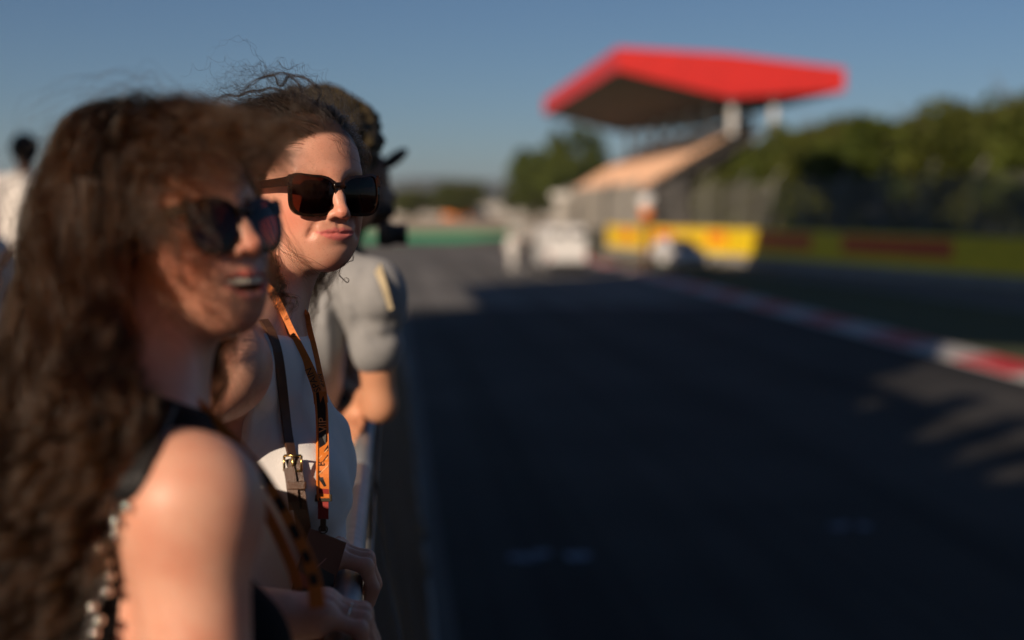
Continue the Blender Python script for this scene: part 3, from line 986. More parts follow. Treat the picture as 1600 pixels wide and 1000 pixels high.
def crown_mesh(name, rx, rz, n, leaf, m, seed):
    r = np.random.default_rng(seed); nc = 34
    c = r.normal(0, 1, (nc, 3)); c /= np.linalg.norm(c, axis=1)[:, None]; c *= (r.uniform(.35, .92, nc)**.7)[:, None]
    c[:, 2] = c[:, 2]*.8; cr = r.uniform(.22, .40, nc)
    k = r.integers(0, nc, n); v = r.normal(0, 1, (n, 3)); v /= np.linalg.norm(v, axis=1)[:, None]
    p = (c[k]+v*(cr[k]*r.uniform(.45, 1.05, n)**.6)[:, None])*np.array([rx, rx, rz])
    a = r.normal(0, 1, (n, 3)); a /= np.linalg.norm(a, axis=1)[:, None]; b = np.cross(a, r.normal(0, 1, (n, 3))); b /= np.linalg.norm(b, axis=1)[:, None]
    s = leaf*r.uniform(.6, 1.4, (n, 1))
    V = np.stack([p-a*s-b*s*.5, p+a*s*.2-b*s*.6, p+a*s+b*s*.4, p-a*s*.2+b*s*.6], 1).reshape(-1, 3)
    F = np.arange(n*4).reshape(n, 4)
    o = mesh_obj(name, V, F, m, None, False); me = o.data; bpy.data.objects.remove(o); return me


def trunk_mesh(h, r0, seed):
    rr = random.Random(seed); bm = bmesh.new()
    pts = [(0, 0, -.2)]; x = y = 0
    for k in range(1, 6): x += rr.uniform(-.1, .1)*h*.12; y += rr.uniform(-.1, .1)*h*.12; pts.append((x, y, h*k/5))
    add_tube(bm, pts, [r0*(1.25-.16*k) for k in range(6)], 8)
    for k in range(6):
        b = Vector(pts[3+k % 3]); a = rr.uniform(0, 6.28); l = h*.38
        add_tube(bm, [b, b+Vector((math.cos(a)*l*.5, math.sin(a)*l*.5, l*.4)), b+Vector((math.cos(a)*l*.9, math.sin(a)*l*.9, l*.95))], [r0*.45, r0*.3, r0*.12], 6)
    me = bpy.data.meshes.new('trunk'); bm.to_mesh(me); bm.free(); me.materials.append(bark); return me


CROWN = [crown_mesh('crown', 1.0, .8, 5600, .055, leaf_m if i % 2 == 0 else leaf_m2, 40+i) for i in range(4)]
TRUNK = [trunk_mesh(1.0, .03, 60+i) for i in range(3)]
tn = [0]


def tree(x, y, h, w, label, group=None, kind=None, low=.42):
    """h: full height; the crown fills the top (1-low) of it"""
    i = tn[0]; tn[0] += 1
    t = empty('tree', (x, y, 0), label, 'tree', group, (i*2.4) % 6.28)
    tr = bpy.data.objects.new('trunk', TRUNK[i % 3]); link(tr, t); tr.scale = (h*.72,)*3
    c = bpy.data.objects.new('crown', CROWN[i % 4 if kind is None else kind]); link(c, t)
    ch = h*(1-low)/2; c.scale = (w/2*1.05, w/2*1.05, ch/.8*1.02); c.location = (0, 0, h-ch)
    return t


GRP = 'pines behind the debris fence'
rt = random.Random(11)
LAB = 'dark green pine in the wood behind the debris fence'
for row, (dx, n) in enumerate(((5.5, 17), (12, 15), (20, 12))):
    for k in range(n):
        y = 46+k*(6.0+row*1.4)+rt.uniform(-1.6, 1.6)
        wx = np.interp(y, [30, 51.3, 74, 86, 160], [26, 22.8, 18.65, 15.5, 24])
        x = wx+dx+rt.uniform(-1.5, 1.5)+max(0, y-84)*.22
        if y > 147 and x > 22: continue
        ppx = 610+x/y*FPX
        if ppx < 1080: continue
        h = rt.uniform(7.6, 9.2)+row*.7+max(0, 66-y)*.03-max(0, y-82)*.005
        ytop = np.interp(ppx, [1080, 1150, 1215, 1300, 1450, 1700], [275, 250, 200, 174, 158, 154])+rt.uniform(-5, 9); h = max(3.5, 3.0+(325-ytop)/FPX*y/1.02)
        tree(x, y, h, rt.uniform(6.0, 8.0) if ppx > 1230 else 4.5, LAB, GRP, None, rt.uniform(.22, .34))
tree(27.2, 58.5, 9.0, 4.6, 'tallest dark tree, cut off by the right picture edge', low=.2, kind=1)
tree(31.0, 244, 18.0, 13, 'big round dark tree left of the red roofed grandstand', low=.12, kind=0)
tree(27.0, 262, 15.5, 11, 'lower tree close against the left side of the big round tree', low=.12, kind=2)
for x, y, h, w_, lb in ((16, 330, 11.5, 13, 'small olive tree in front of the far hills, right of the orange tent'), (6, 345, 9.5, 12, 'low olive tree beside the orange tent'), (34, 340, 13, 14, 'olive tree between the hills and the big round tree')):
    tree(x, y, h*.92, w_, lb, low=.08, kind=1)
for k in range(12):
    tree(-60+k*15+rt.uniform(-4, 4), 560+rt.uniform(-25, 25), rt.uniform(4.5, 7), rt.uniform(9, 15), 'distant tree in the row at the end of the straight', 'distant trees at the end of the straight', None, .1)

# thick undergrowth below the pines
ug = mesh_obj('undergrowth', *(lambda r: ((lambda p, a, b, s: (np.stack([p-a*s, p-b*s, p+a*s, p+b*s], 1).reshape(-1, 3), np.arange(len(p)*4).reshape(-1, 4)))(
    *(lambda n: (lambda yy: (np.column_stack([np.interp(yy, [30, 51.3, 74, 86, 160], [26, 22.8, 18.65, 15.5, 24])+np.maximum(0, yy-84)*.2+r.uniform(2.5, 22, n), yy, r.uniform(0, 1, n)**1.6*2.6]),
                             r.normal(0, .6, (n, 3)), r.normal(0, .6, (n, 3)), r.uniform(.15, .35, (n, 1))))(r.uniform(38, 150, n)))(9000))))(np.random.default_rng(3)), leaf_m, None, False)
ug['kind'] = 'stuff'


# ------------------------------------------------------------------ wall with yellow boards and the debris fence
yellow = mat('yellow_banner', (.78, .52, .015), .55, noise=.05, nscale=1)
shaded_y = mat('shaded_yellow_banner', (.84, .60, .008), .6, noise=.06, nscale=1)  # same boards where shaded; yellow raised to offset the blue shade
orange_p = mat('orange_print', (.80, .22, .012), .55)
red_p = mat('dark_red_print', (.72, .09, .010), .55)
wire_m = mat('galvanised_wire', (.46, .44, .40), .5, metal=.4)
WL = [(27.6, 22), (26.6, 30), (22.8, 51.3), (18.65, 74), (15.4, 84.2), (13.9, 95)]
seglen = [math.dist(WL[i], WL[i+1]) for i in range(len(WL)-1)]


def on_wall(s):
    for i, l in enumerate(seglen):
        if s <= l or i == len(seglen)-1:
            f = s/l; a, b = WL[i], WL[i+1]
            return (a[0]+(b[0]-a[0])*f, a[1]+(b[1]-a[1])*f, math.atan2(b[1]-a[1], b[0]-a[0]))
        s -= l


wall = empty('barrier_wall', (*WL[2], 0), 'low concrete wall hung with yellow advertising boards beyond the kerb', 'wall')
TOT = sum(seglen); BL = 3.0; nb_ = int(TOT/BL)
bmB = {}
for k in range(nb_):
    x, y, a = on_wall((k+.5)*BL)
    near = y < 77.5
    for nm, sz, zc, m in (('concrete_block', (BL-.02, .42, .50), .25, concrete), ('board', (BL-.015, .10, 1.40), 1.205, shaded_y if near else yellow)):
        key = (nm, near)
        if key not in bmB:
            bm = bmesh.new(); add_box(bm, (0, 0, 0), sz, .015); o = bm_obj(nm, bm, m, wall); bmB[key] = o
        else:
            o = bmB[key].copy(); COL.objects.link(o)
        o.location = (x-WL[2][0], y-WL[2][1], zc); o.rotation_euler.z = a
    d = math.hypot(x, y)
    px = 610+x/y*FPX
    pr = None
    if 1180 < px < 1290 or 1358 < px < 1525: pr = (red_p, 2.99, .78)
    elif px < 1165 and k % 2 == 0: pr = (orange_p, 2.1, .66)
    if pr:
        n = np.array([-math.sin(a), math.cos(a)])
        if n@np.array([x, y]) > 0: n = -n
        bm = bmesh.new(); add_box(bm, (0, 0, 0), (pr[1], .012, pr[2]))
        o = bm_obj('printed_panel', bm, pr[0], wall); o.location = (x+n[0]*.055-WL[2][0], y+n[1]*.055-WL[2][1], 1.36); o.rotation_euler.z = a

fence = empty('debris_fence', (*WL[2], 0), 'tall wire debris fence on steel posts behind the yellow boards', 'fence')
FB = 3.6; off_ = .45; nf = int(TOT/FB)
bm = bmesh.new(); add_tube(bm, [(0, 0, 0), (0, 0, 4.2), (-.5, 0, 4.9)], .06, 8); post0 = bm_obj('post', bm, mat('weathered_post', (.20, .20, .19), .6), fence)
bm = bmesh.new()
for i in range(25): add_tube(bm, [(-FB/2+i*FB/24, 0, 1.0), (-FB/2+i*FB/24, 0, 4.3)], .0085, 3, False)
for i in range(23): add_tube(bm, [(-FB/2, .01, 1.0+i*.15), (FB/2, .01, 1.0+i*.15)], .0085, 3, False)
mesh0 = bm_obj('wire_panel', bm, wire_m, fence); first = True
XF = [(13.9, 95), (17.5, 118), (22.5, 150)]
spots = []
for k in range(nf): spots.append(on_wall((k+.5)*FB))
for (xa, ya), (xb, yb) in zip(XF[:-1], XF[1:]):
    n = int(math.dist((xa, ya), (xb, yb))/FB); a = math.atan2(yb-ya, xb-xa)
    for k in range(n): f = (k+.5)/n; spots.append((xa+(xb-xa)*f, ya+(yb-ya)*f, a))
for x, y, a in spots:
    n = np.array([math.sin(a), -math.cos(a)]);  n = n if n[0] > 0 else -n
    px_, py_ = x+n[0]*off_-WL[2][0], y+n[1]*off_-WL[2][1]
    o = mesh0 if first else mesh0.copy(); p = post0 if first else post0.copy()
    if not first: COL.objects.link(o); COL.objects.link(p)
    first = False
    o.location = (px_, py_, 0); o.rotation_euler.z = a
    p.location = (px_-math.cos(a)*FB/2, py_-math.sin(a)*FB/2, 0); p.rotation_euler.z = a+PI/2

# ------------------------------------------------------------------ platform, pit wall and crowd barriers
PLAT = 1.48
RAIL_X, RAIL_Z = -0.055, 2.535
bm = bmesh.new(); add_box(bm, (-3.05, 1.0, PLAT/2), (6.0, 28, PLAT)); o = bm_obj('viewing_platform', bm, mat('platform_deck', (.20, .19, .18), .85, nscale=2, base2=(.16, .155, .15), bump=.3, bscale=30)); o['kind'] = 'structure'
pw = empty('pit_wall', (.06, 1, 0), 'concrete pit wall under the barriers along the near edge of the track', 'wall')
for k in range(9):
    bm = bmesh.new(); add_box(bm, (0, -13.0+(k+.5)*3.0, (PLAT-.01)/2), (.2, 2.985, PLAT-.01), .012); bm_obj('concrete_block', bm, concrete, pw)
galv = mat('galvanised_tube', (.40, .41, .43), .48, metal=.7, nscale=40, base2=(.32, .33, .35))
vinyl = mat('black_vinyl', (.010, .010, .012), .42, nscale=5, base2=(.016, .016, .018), bump=.25, bscale=14, spec=.4)
BLAB = ['barrier section gripped by the two women, black banner hung over its rail', 'barrier section under the elbow of the man in the grey t-shirt', 'barrier section in front of the photographer in the dark cap', 'empty barrier section just beyond the photographer', 'last barrier section of the line along the platform edge']


def barrier(y0, L, lab, seed):
    r = np.random.default_rng(seed)
    t = empty('crowd_barrier', (RAIL_X, y0, PLAT), lab, 'barrier', 'crowd barriers along the platform edge')
    z = RAIL_Z-PLAT
    bm = bmesh.new(); add_tube(bm, [(0, .06, z-.12), (0, .03, z-.05), (0, .08, z), (0, L-.08, z), (0, L-.03, z-.05), (0, L-.06, z-.12)], .0188, 14); bm_obj('top_rail', bm, galv, t, True)
    bm = bmesh.new(); add_tube(bm, [(0, .05, .16), (0, L-.05, .16)], .0170, 12); bm_obj('bottom_rail', bm, galv, t, True)
    for yy in (.05, L-.05):
        bm = bmesh.new(); add_tube(bm, [(0, yy, .02), (0, yy, z-.09)], .0170, 12); bm_obj('upright', bm, galv, t, True)
        bm = bmesh.new(); add_box(bm, (-.06, yy, .008), (.42, .05, .012)); bm_obj('foot', bm, galv, t)
    for k in range(14):
        yy = .05+(k+1)*(L-.1)/15
        bm = bmesh.new(); add_tube(bm, [(0, yy, .16), (0, yy, z-.015)], .007, 8); bm_obj('bar', bm, galv, t, True)
    ny, nz = 90, 36; V = []
    p = r.uniform(0, 6, 6)
    for i in range(ny):
        y = .04+(L-.08)*i/(ny-1)
        for j in range(nz):
            f = j/(nz-1); zz = (z-.035)*(1-f)+.03*f
            w_ = math.sin(y*9+p[0]+1.2*math.sin(f*3+p[1]))*.5+math.sin(y*21+p[2]+f*2)*.22+math.sin(f*15+p[3]+y*3)*.25
            V.append((.026+.165*f**1.15+.022*(f*.7+.3)*w_*math.sin(min(f*5, 1.57)), y, zz))
    F = [(i*nz+j, i*nz+j+1, (i+1)*nz+j+1, (i+1)*nz+j) for i in range(ny-1) for j in range(nz-1)]
    o = mesh_obj('banner', V, F, vinyl, t, True, False)
    sm = o.modifiers.new('thickness', 'SOLIDIFY'); sm.thickness = .0012
    return t


for k in range(5): barrier(.25+k*2.36, 2.32, BLAB[k], 30+k)

# ------------------------------------------------------------------ woman in the white tank top (in focus)
skin2 = skin_mat('skin_fair', (.69, .375, .265), (.62, .17, .15), (.05, .028, .018))
white_knit = mat('white_ribbed_cotton', (.80, .79, .78), .85, noise=.03, nscale=20, bump=.25, bscale=900, sheen=.15)

H2 = Head(W(472, 315, 1.84), 37, 0, 0, .93)
T2 = Body((-.150, 1.80, 2.862), (1, -.06), 8)
S2R, E2R, W2R = np.array([-.195, 1.635, 2.818]), np.array([-.405, 1.54, 2.655]), np.array([-.14, 1.475, 2.575])
S2L, E2L, W2L = np.array([-.19, 1.965, 2.812]), np.array([-.33, 1.99, 2.585]), np.array([-.142, 1.735, 2.575])
ho2, up2, dn2 = head_ops(H2)
to2 = torso_ops(T2, H2, S2R, S2L, bust=1.0, neck_r=.0425)
hr2, fx2 = grip_hand(np.array([RAIL_X, 1.485, RAIL_Z]), W2R, 1)
hl2, _ = grip_hand(np.array([RAIL_X, 1.735, RAIL_Z]), W2L, -1)
body2 = ho2+to2+arm_ops(S2R, E2R, W2R, (.046, .037, .038, .026))+arm_ops(S2L, E2L, W2L)+hr2+hl2
woman2 = empty('person', (T2.o[0]-.1, T2.o[1], PLAT), 'woman with dark curly hair in white tank top and big sunglasses, gripping the barrier rail', 'person', 'spectators along the barrier')
V, F = polygonise(body2, .0026)
b2 = mesh_obj('body', V, F, skin2, woman2)
paint_skin(b2, H2, V, up2, dn2)
tank = to2+[T2.E((.045, 0, -.30), (.078, .095, .19), .05), off(.0045), disp(lambda P: -.002+.0034*wob(P, 28, .4)+.0012*wob(P, 70, 2)+.0020*np.sin(P[:, 2]*95+P[:, 0]*60+2*np.sin(P[:, 1]*22))*sstep(-P[:, 2], -2.78, -2.60)),
            half(T2.p(.03, 0, -.012), T2.F*.25+T2.U*.95),
            half(T2.p(0, 0, -.47), -T2.U)]
for S in (S2R, S2L):
    sg = 1 if S is S2L else -1
    tank.append(cap(S+T2.F*.012+T2.L*sg*.01+T2.U*.09, S+T2.F*.0+T2.L*sg*.02-T2.U*.075, .062, .066, .004, 's'))
V, F = polygonise(tank, .004)
mesh_obj('tank_top', V, F, white_knit, woman2)
eye_mat = mat('eye', (.55, .5, .48), .15)
for s in (-1, 1):
    bm = bmesh.new(); bmesh.ops.create_uvsphere(bm, u_segments=16, v_segments=10, radius=.0118*.93)
    bmesh.ops.translate(bm, vec=Vector(H2.p(s*.032, .0752, .0165)), verts=bm.verts)
    bm_obj('eye', bm, eye_mat, woman2, True, True)
glasses2 = sunglasses(H2, 'large dark square sunglasses with brown lenses worn by the woman in the white tank top')
hair2 = hair_mat('dark_brown_hair', (.0105, .0055, .0028), .28, .5)
cc2 = [(H2.p(0, -.012, .045), H2.R, np.array([.079, .0985, .0885])*H2.s), (H2.p(0, .03, .0), H2.R, np.array([.066, .064, .09])*H2.s),
       (T2.p(-.02, 0, -.1), T2.R, np.array([.10, .17, .13])), ((H2.p(0, -.02, -.05)+T2.o)/2, I3, np.array([.056, .056, .12])), (S2R, I3, np.array([.06]*3))]
rg = np.random.default_rng(21)
q, nn = scalp_roots(H2, 420, rg)
side = np.sign(q[:, 0]+.012)
d0 = nn*.9+np.column_stack([side*.35, -.75*np.ones(len(q)), .25-q[:, 2]*2])
root = loc2w(H2, q); d0 = dir2w(H2, d0)
wind = -cR*.45+np.array([0, 0, .12])+cF*.25
fall = np.array([0, 0, -1.0])
kk = rg.uniform(.6, 1.3, (len(q), 1)); top = sstep(q[:, 2], .07, .125)[:, None]
back = dir2w(H2, np.array([[0, -1.0, 0]]))[0]
def f2(p, t, i): return fall*(.35+.9*t)+back*(.75-.5*t)+wind*(top*.9+.15)*kk
G2 = grow(root, d0, 26, rg.uniform(.0095, .0135, len(q)), f2, cc2, .72, .09, rg)
st = locks(G2, 52, .0042, .55, .0062, .038, .0012, rg, .1, .4)
# loose wisps lifted by the wind
q, nn = scalp_roots(H2, 2600, rg); keep = (q[:, 2] > .055)
q, nn = q[keep][:240], nn[keep][:240]
def f3(p, t, i): return wind*1.1+fall*(.9*t-.15)+back*.3
G3 = grow(loc2w(H2, q), dir2w(H2, nn*1.0+np.array([0, -.35, .5])), 26, rg.uniform(.004, .0105, len(q)), f3, cc2, .80, .13, rg)
st3 = locks(G3, 3, .004, .3, .006, .032, .003, rg, .1, .5)
# three thick curled locks standing off the crown
cr = [[(0, -.02, .118), (.0, -.035, .150), (.02, -.06, .158), (.05, -.085, .150), (.072, -.115, .146), (.083, -.12, .122)],
      [(.0, .0, .122), (-.008, -.015, .158), (.0, -.03, .174), (.009, -.043, .163), (.016, -.055, .178), (.03, -.08, .168), (.045, -.10, .15)],
      [(-.01, .01, .122), (-.03, -.0, .150), (-.03, -.03, .170), (-.01, -.055, .180), (.02, -.075, .176), (.04, -.09, .16), (.05, -.095, .145)]]
G4 = np.array([smooth_path([H2.p(*p) for p in c], 30) for c in cr])
st4 = locks(G4, 26, .0013, .4, .0016, .03, .001, rg, .1, .3)
# curls at the neck and one long ringlet beside the chin
cr = []
for i in range(26):
    x = rg.uniform(-.01, .07); y = rg.uniform(-.04, .02); z = rg.uniform(-.06, -.03)
    p = H2.p(x, y, z); cr.append(smooth_path([p, p+np.array([0, -.01, -.03])+cR*rg.normal(.006, .01), p+cR*rg.normal(.012, .015)+np.array([0, 0, -.06]), p+cR*rg.normal(.006, .016)+np.array([0, -.0, -rg.uniform(.07, .11)])], 30))
st5 = locks(np.array(cr), 26, .0028, .5, .0085, .03, .001, rg, .05, .5)
zz = np.linspace(0, 1, 60); base = [W(553, 372, 1.80), W(551, 392, 1.80), W(552, 405, 1.80), W(545, 409, 1.79), W(534, 416, 1.79), W(530, 428, 1.79), W(537, 436, 1.79), W(543, 441, 1.79), W(545, 436, 1.785), W(540, 434, 1.785), W(535, 441, 1.785), W(535, 452, 1.785)]
st6 = locks(np.array([smooth_path(base, 60)]), 7, .0006, .3, .0004, .05, .0004, rg, .1, .1)
# thin strands along the jaw
cr = []
for i in range(16):
    a = W(418+rg.normal(0, 6), 330+rg.normal(0, 14), 1.76); b = W(440+rg.normal(0, 9), 385+rg.normal(0, 8), 1.745); c = W(478+rg.normal(0, 12), 420+rg.normal(0, 9), 1.77)
    cr.append(smooth_path([a, b, c, c+cR*.02-np.array([0, 0, .012])], 24))
st7 = locks(np.array(cr), 2, .001, .1, .002, .06, .0008, rg, .1, .4)
cr = []
for i in range(22):      # dark curls between the jaw and the neck
    a = W(418+rg.normal(0, 10), 408+rg.normal(0, 10), 1.775); b = W(426+rg.normal(0, 9), 440+rg.normal(0, 8), 1.75); c = W(436+rg.normal(0, 11), 470+rg.normal(0, 10), 1.735)
    cr.append(smooth_path([a, b, c, c+cR*rg.normal(.0, .008)-np.array([0, 0, rg.uniform(.01, .035)])], 30))
st8 = locks(np.array(cr), 24, .0026, .5, .0075, .032, .001, rg, .05, .5)
cr = []
for i in range(10):      # fine hairs over the hairline and the forehead
    x = rg.uniform(-.045, .03); a = H2.p(x, .066, .096); b = H2.p(x-.006, .088, .083); c = H2.p(x-.012+rg.normal(0, .006), .098, .066+rg.normal(0, .006)); e = H2.p(x-.022+rg.normal(0, .008), .096, .050+rg.normal(0, .008))
    cr.append(smooth_path([a, b, c, e], 24))
st9 = locks(np.array(cr), 4, .0018, .2, .0018, .03, .0008, rg, .1, .6)
hair_obj('hair', [st8, st9, st, st3, st4, st5, st6, st7], [.00014, .00009, .00016, .00012, .00013, .00014, .00016, .00009], hair2, woman2)

# ------------------------------------------------------------------ laughing woman in black, nearest the camera
skin1 = skin_mat('skin_warm', (.71, .385, .27), (.60, .13, .11), (.06, .032, .018))
black_cloth = mat('black_knit', (.006, .006, .007), .8, noise=.2, nscale=30, bump=.2, bscale=600, spec=.12)
H1 = Head(W(264, 394, 1.32), 58, 12, 0, .94)
S1R = W(297, 790, 1.13); S1L = S1R+np.array([-.155, .295, -.030])
E1R = W(313, 1100, 1.12); W1R = np.array([-.145, 1.02, 2.575])
E1L = S1L+np.array([-.02, .03, -.27]); W1L = np.array([-.142, 1.27, 2.575])
T1 = Body((S1R+S1L)/2+np.array([.035, -.01, .058]), (.93, .36), 9)
ho1, up1, dn1 = head_ops(H1, smile=True)
to1 = torso_ops(T1, H1, S1R, S1L, bust=1.0, neck_r=.050)
hr1, _ = grip_hand(np.array([RAIL_X, 1.02, RAIL_Z]), W1R, 1)
hl1, _ = grip_hand(np.array([RAIL_X, 1.27, RAIL_Z]), W1L, -1)
body1 = ho1+to1+arm_ops(S1R, E1R, W1R, (.0460, .0415, .042, .028))+arm_ops(S1L, E1L, W1L)+hr1+hl1
woman1 = empty('person', (T1.o[0]-.08, T1.o[1], PLAT), 'laughing woman with long wavy brown hair in black sleeveless top, nearest the camera', 'person', 'spectators along the barrier')
V, F = polygonise(body1, .0034)
b1 = mesh_obj('body', V, F, skin1, woman1)
paint_skin(b1, H1, V, up1, dn1)
top1 = to1+[off(.005), disp(lambda P: .0016*wob(P, 30, .9)), half(T1.p(.0, 0, .028), T1.F*.25+T1.U*.95), half(T1.p(0, 0, -.49), -T1.U)]
for S in (S1R, S1L):
    sg = 1 if S is S1L else -1
    top1.append(cap(S+T1.L*sg*.045+T1.U*.03, S+T1.L*sg*.055-T1.U*.12, .072, .078, .004, 's'))
for px, py, r in ((131, 790, .007), (143, 836, .008), (143, 880, .008)):
    d = trace(to1, px, py, .8)
    if d: top1.append(ell(W(px, py, d), (r, r*1.3, r*1.3), I3, .004, 's'))
V, F = polygonise(top1, .005)
mesh_obj('sleeveless_top', V, F, black_cloth, woman1)
# teeth
bm = bmesh.new()
for i in range(-5, 5):
    u = (i+.5)*.0058; y = .0985-15*u*u
    add_box(bm, H1.p(u, y, -.0452+.9*u*u), (.0058, .004, (.0086 if abs(i+.5) < 3 else .0076)), .0012, Matrix((H1.R@rot_z(math.degrees(math.atan(-30*u)))).tolist()))
bm_obj('teeth', bm, mat('tooth', (.90, .82, .66), .5, spec=.2), woman1, True, True)
for s in (-1, 1):
    bm = bmesh.new(); bmesh.ops.create_uvsphere(bm, u_segments=16, v_segments=10, radius=.0111)
    bmesh.ops.translate(bm, vec=Vector(H1.p(s*.032, .0752, .0165)), verts=bm.verts)
    bm_obj('eye', bm, eye_mat, woman1, True, True)
glasses1 = sunglasses(H1, 'rounded dark sunglasses worn by the laughing woman in black', z0=.0085, hw=.0268, hh=.0262, cx=.0335, y0=.104, sq=2.3, flare=.003)
hair1 = hair_mat('wavy_brown_hair', (.0165, .0056, .0012), .21, .9)
rg = np.random.default_rng(5)
cc1 = [(H1.p(0, -.012, .045), H1.R, np.array([.082, .100, .098])*.95), (H1.p(0, .03, .0), H1.R, np.array([.066, .070, .095])*.94),
       (T1.p(-.02, 0, -.16), T1.R, np.array([.115, .165, .2])), ((H1.p(0, -.02, -.05)+T1.o)/2, I3, np.array([.06, .06, .1])), (S1R, I3, np.array([.062]*3)), (S1L, I3, np.array([.062]*3))]
q, nn = scalp_roots(H1, 560, rg)
keep = ~((q[:, 0] > .02) & (q[:, 1] > .025) & (rg.random(len(q)) < .6)); q, nn = q[keep], nn[keep]
keep = ~((q[:, 1] > .045) & (rg.random(len(q)) < .75)); q, nn = q[keep], nn[keep]
side = np.sign(q[:, 0]+.01)
d0 = np.column_stack([side*.75, -.55*np.ones(len(q)), .1-q[:, 2]*6]); d0 -= nn*(d0*nn).sum(1)[:, None]; d0 = d0/np.linalg.norm(d0, axis=1)[:, None]+nn*.10
frontal = (q[:, 1] > .035)
fwd1 = dir2w(H1, np.array([[0, 1.0, 0]]))[0]; back1 = -nrm([fwd1[0], fwd1[1], 0])
frontw = sstep(q[:, 1], .025, .06)[:, None]; farw = sstep(-q[:, 0], -.035, .02)[:, None]; nearw = sstep(q[:, 0], .02, .05)[:, None]*sstep(q[:, 1], -.07, -.01)[:, None]
kk = rg.uniform(.4, 1.5, (len(q), 1))
def f1(p, t, i):
    near_cam = -nrm([cF[0], cF[1], 0])
    return np.array([0, 0, -1.0])*(1.0+.3*t)+back1*(frontw*(.36-.34*t)+.02+.12*t+farw*.30)*kk+near_cam*(.03+.42*farw)
G1 = grow(loc2w(H1, q), dir2w(H1, d0), 40, rg.uniform(.0125, .0170, len(q))*(1-.58*farw[:, 0]), f1, cc1, .74, .06, rg)
st = locks(G1, 44, .0044, .75, .0115, .11, .0008, rg, .25, .35)
# front locks blown over the brow and along the cheek
q, nn = scalp_roots(H1, 4000, rg); kq = (q[:, 1] > .015) & (q[:, 0] > -.04); cc1b = [(c, R, r*np.array([1.0, 1.04, 1.0])) for c, R, r in cc1]; q, nn = q[kq][:190], nn[kq][:190]
mixw = rg.uniform(0, 1, (len(q), 1))
def f1b(p, t, i):
    return cR*(1.2-.4*t)*(1-.35*mixw)-np.array([0, 0, 1])*(.35+.55*t*(.4+mixw))-cF*.20
G1b = grow(loc2w(H1, q), dir2w(H1, nn*.15+np.array([.6, .5, -.25])), 28, rg.uniform(.0022, .0044, len(q)), f1b, cc1b, .78, .07, rg)
st2 = locks(G1b, 15, .0050, .45, .005, .07, .0015, rg, .1, .4)
q, nn = scalp_roots(H1, 240, rg)
G1c = grow(loc2w(H1, q), dir2w(H1, nn*.6+np.array([.2, -.4, -.2])), 30, rg.uniform(.008, .016, len(q)), lambda p, t, i: np.array([0, 0, -1.0])*(.8+.6*t)+back1*.3-cF*.1, cc1, .78, .09, rg)
st3 = locks(G1c, 3, .012, .1, .01, .07, .004, rg, .1, .5)
cr = []
for i in range(30):
    a = W(236+rg.normal(0, 26), 318+rg.normal(0, 22), 1.205); b = W(272+rg.normal(0, 34), 400+rg.normal(0, 26), 1.20); c = W(300+rg.normal(0, 46), 470+rg.normal(0, 26), 1.215)
    e = c+cR*rg.normal(.02, .03)-np.array([0, 0, rg.uniform(.02, .07)])-cF*.01
    cr.append(smooth_path([a, b+cR*rg.normal(0, .008), c, e], 30))
st4 = locks(np.array(cr), 5, .0028, .3, .005, .06, .0015, rg, .05, .4)
cr = []
for i in range(72):      # the curtain that falls from the near temple over the neck and behind the shoulder
    o_ = rg.normal(0, 1)
    cr.append(smooth_path([W(128+26*o_+rg.normal(0, 9), 322+rg.normal(0, 34), 1.225+.01*rg.normal()), W(132+25*o_+rg.normal(0, 9), 450+rg.normal(0, 26), 1.195), W(158+24*o_+rg.normal(0, 12), 560+rg.normal(0, 24), 1.155),
                           W(156+32*o_+rg.normal(0, 12), 665+rg.normal(0, 22), 1.105), W(86+36*o_+rg.normal(0, 16), 790+rg.normal(0, 36), 1.10), W(44+38*o_+rg.normal(0, 18), 930+rg.normal(0, 40), 1.12), W(30+44*o_+rg.normal(0, 22), 1075+rg.normal(0, 50), 1.13)], 52))
st5 = locks(np.array(cr), 36, .0046, .75, .0125, .10, .0008, rg, .2, .3)
cr = []
for i in range(30):      # wisps blown from the fringe across the gap between the two faces
    a = W(340+rg.normal(0, 26), 205+rg.normal(0, 16), 1.25); b = W(398+rg.normal(0, 14), 205+rg.normal(0, 14), 1.235); c = W(440+rg.normal(0, 14), 222+rg.normal(0, 18), 1.225); e = W(478+rg.normal(0, 20), 226+rg.normal(0, 22), 1.22)
    cr.append(smooth_path([a, b, c, e], 26))
st6 = locks(np.array(cr), 10, .0042, .3, .004, .07, .0015, rg, .05, .45)
# the hair is parted at the far shoulder, where the sun passes through to the white top
sun_v = np.array([-SUN_DIR[0]*math.cos(SUN_EL), -SUN_DIR[1]*math.cos(SUN_EL), math.sin(SUN_EL)])
gap = []
for px, py in ((420, 715), (440, 690), (445, 740), (470, 670), (475, 720), (480, 770), (500, 690), (505, 740), (520, 720), (400, 740)):
    d = trace(tank, px, py, 1.4, 2.2)
    if d: gap.append(W(px, py, d))


def part(S):
    bad = np.zeros(len(S), bool)
    for g in gap:
        v = S-g; t = v@sun_v; r = np.linalg.norm(v-t[..., None]*sun_v, axis=2); bad |= ((r < .028) & (t > .12)).any(1)
    return S[~bad]


st, st3 = part(st), part(st3)
hair_obj('hair', [st, st2, st3, st4, st5, st6], [.00018, .00014, .00010, .00013, .00017, .00012], hair1, woman1)

# ------------------------------------------------------------------ trousers and shoes of the two women (below the picture)
denim = mat('dark_denim', (.02, .026, .045), .8, noise=.2, nscale=60)
beige = mat('beige_cotton', (.42, .35, .24), .85, noise=.08, nscale=30)
shoe_m = mat('white_trainer', (.6, .6, .58), .5)


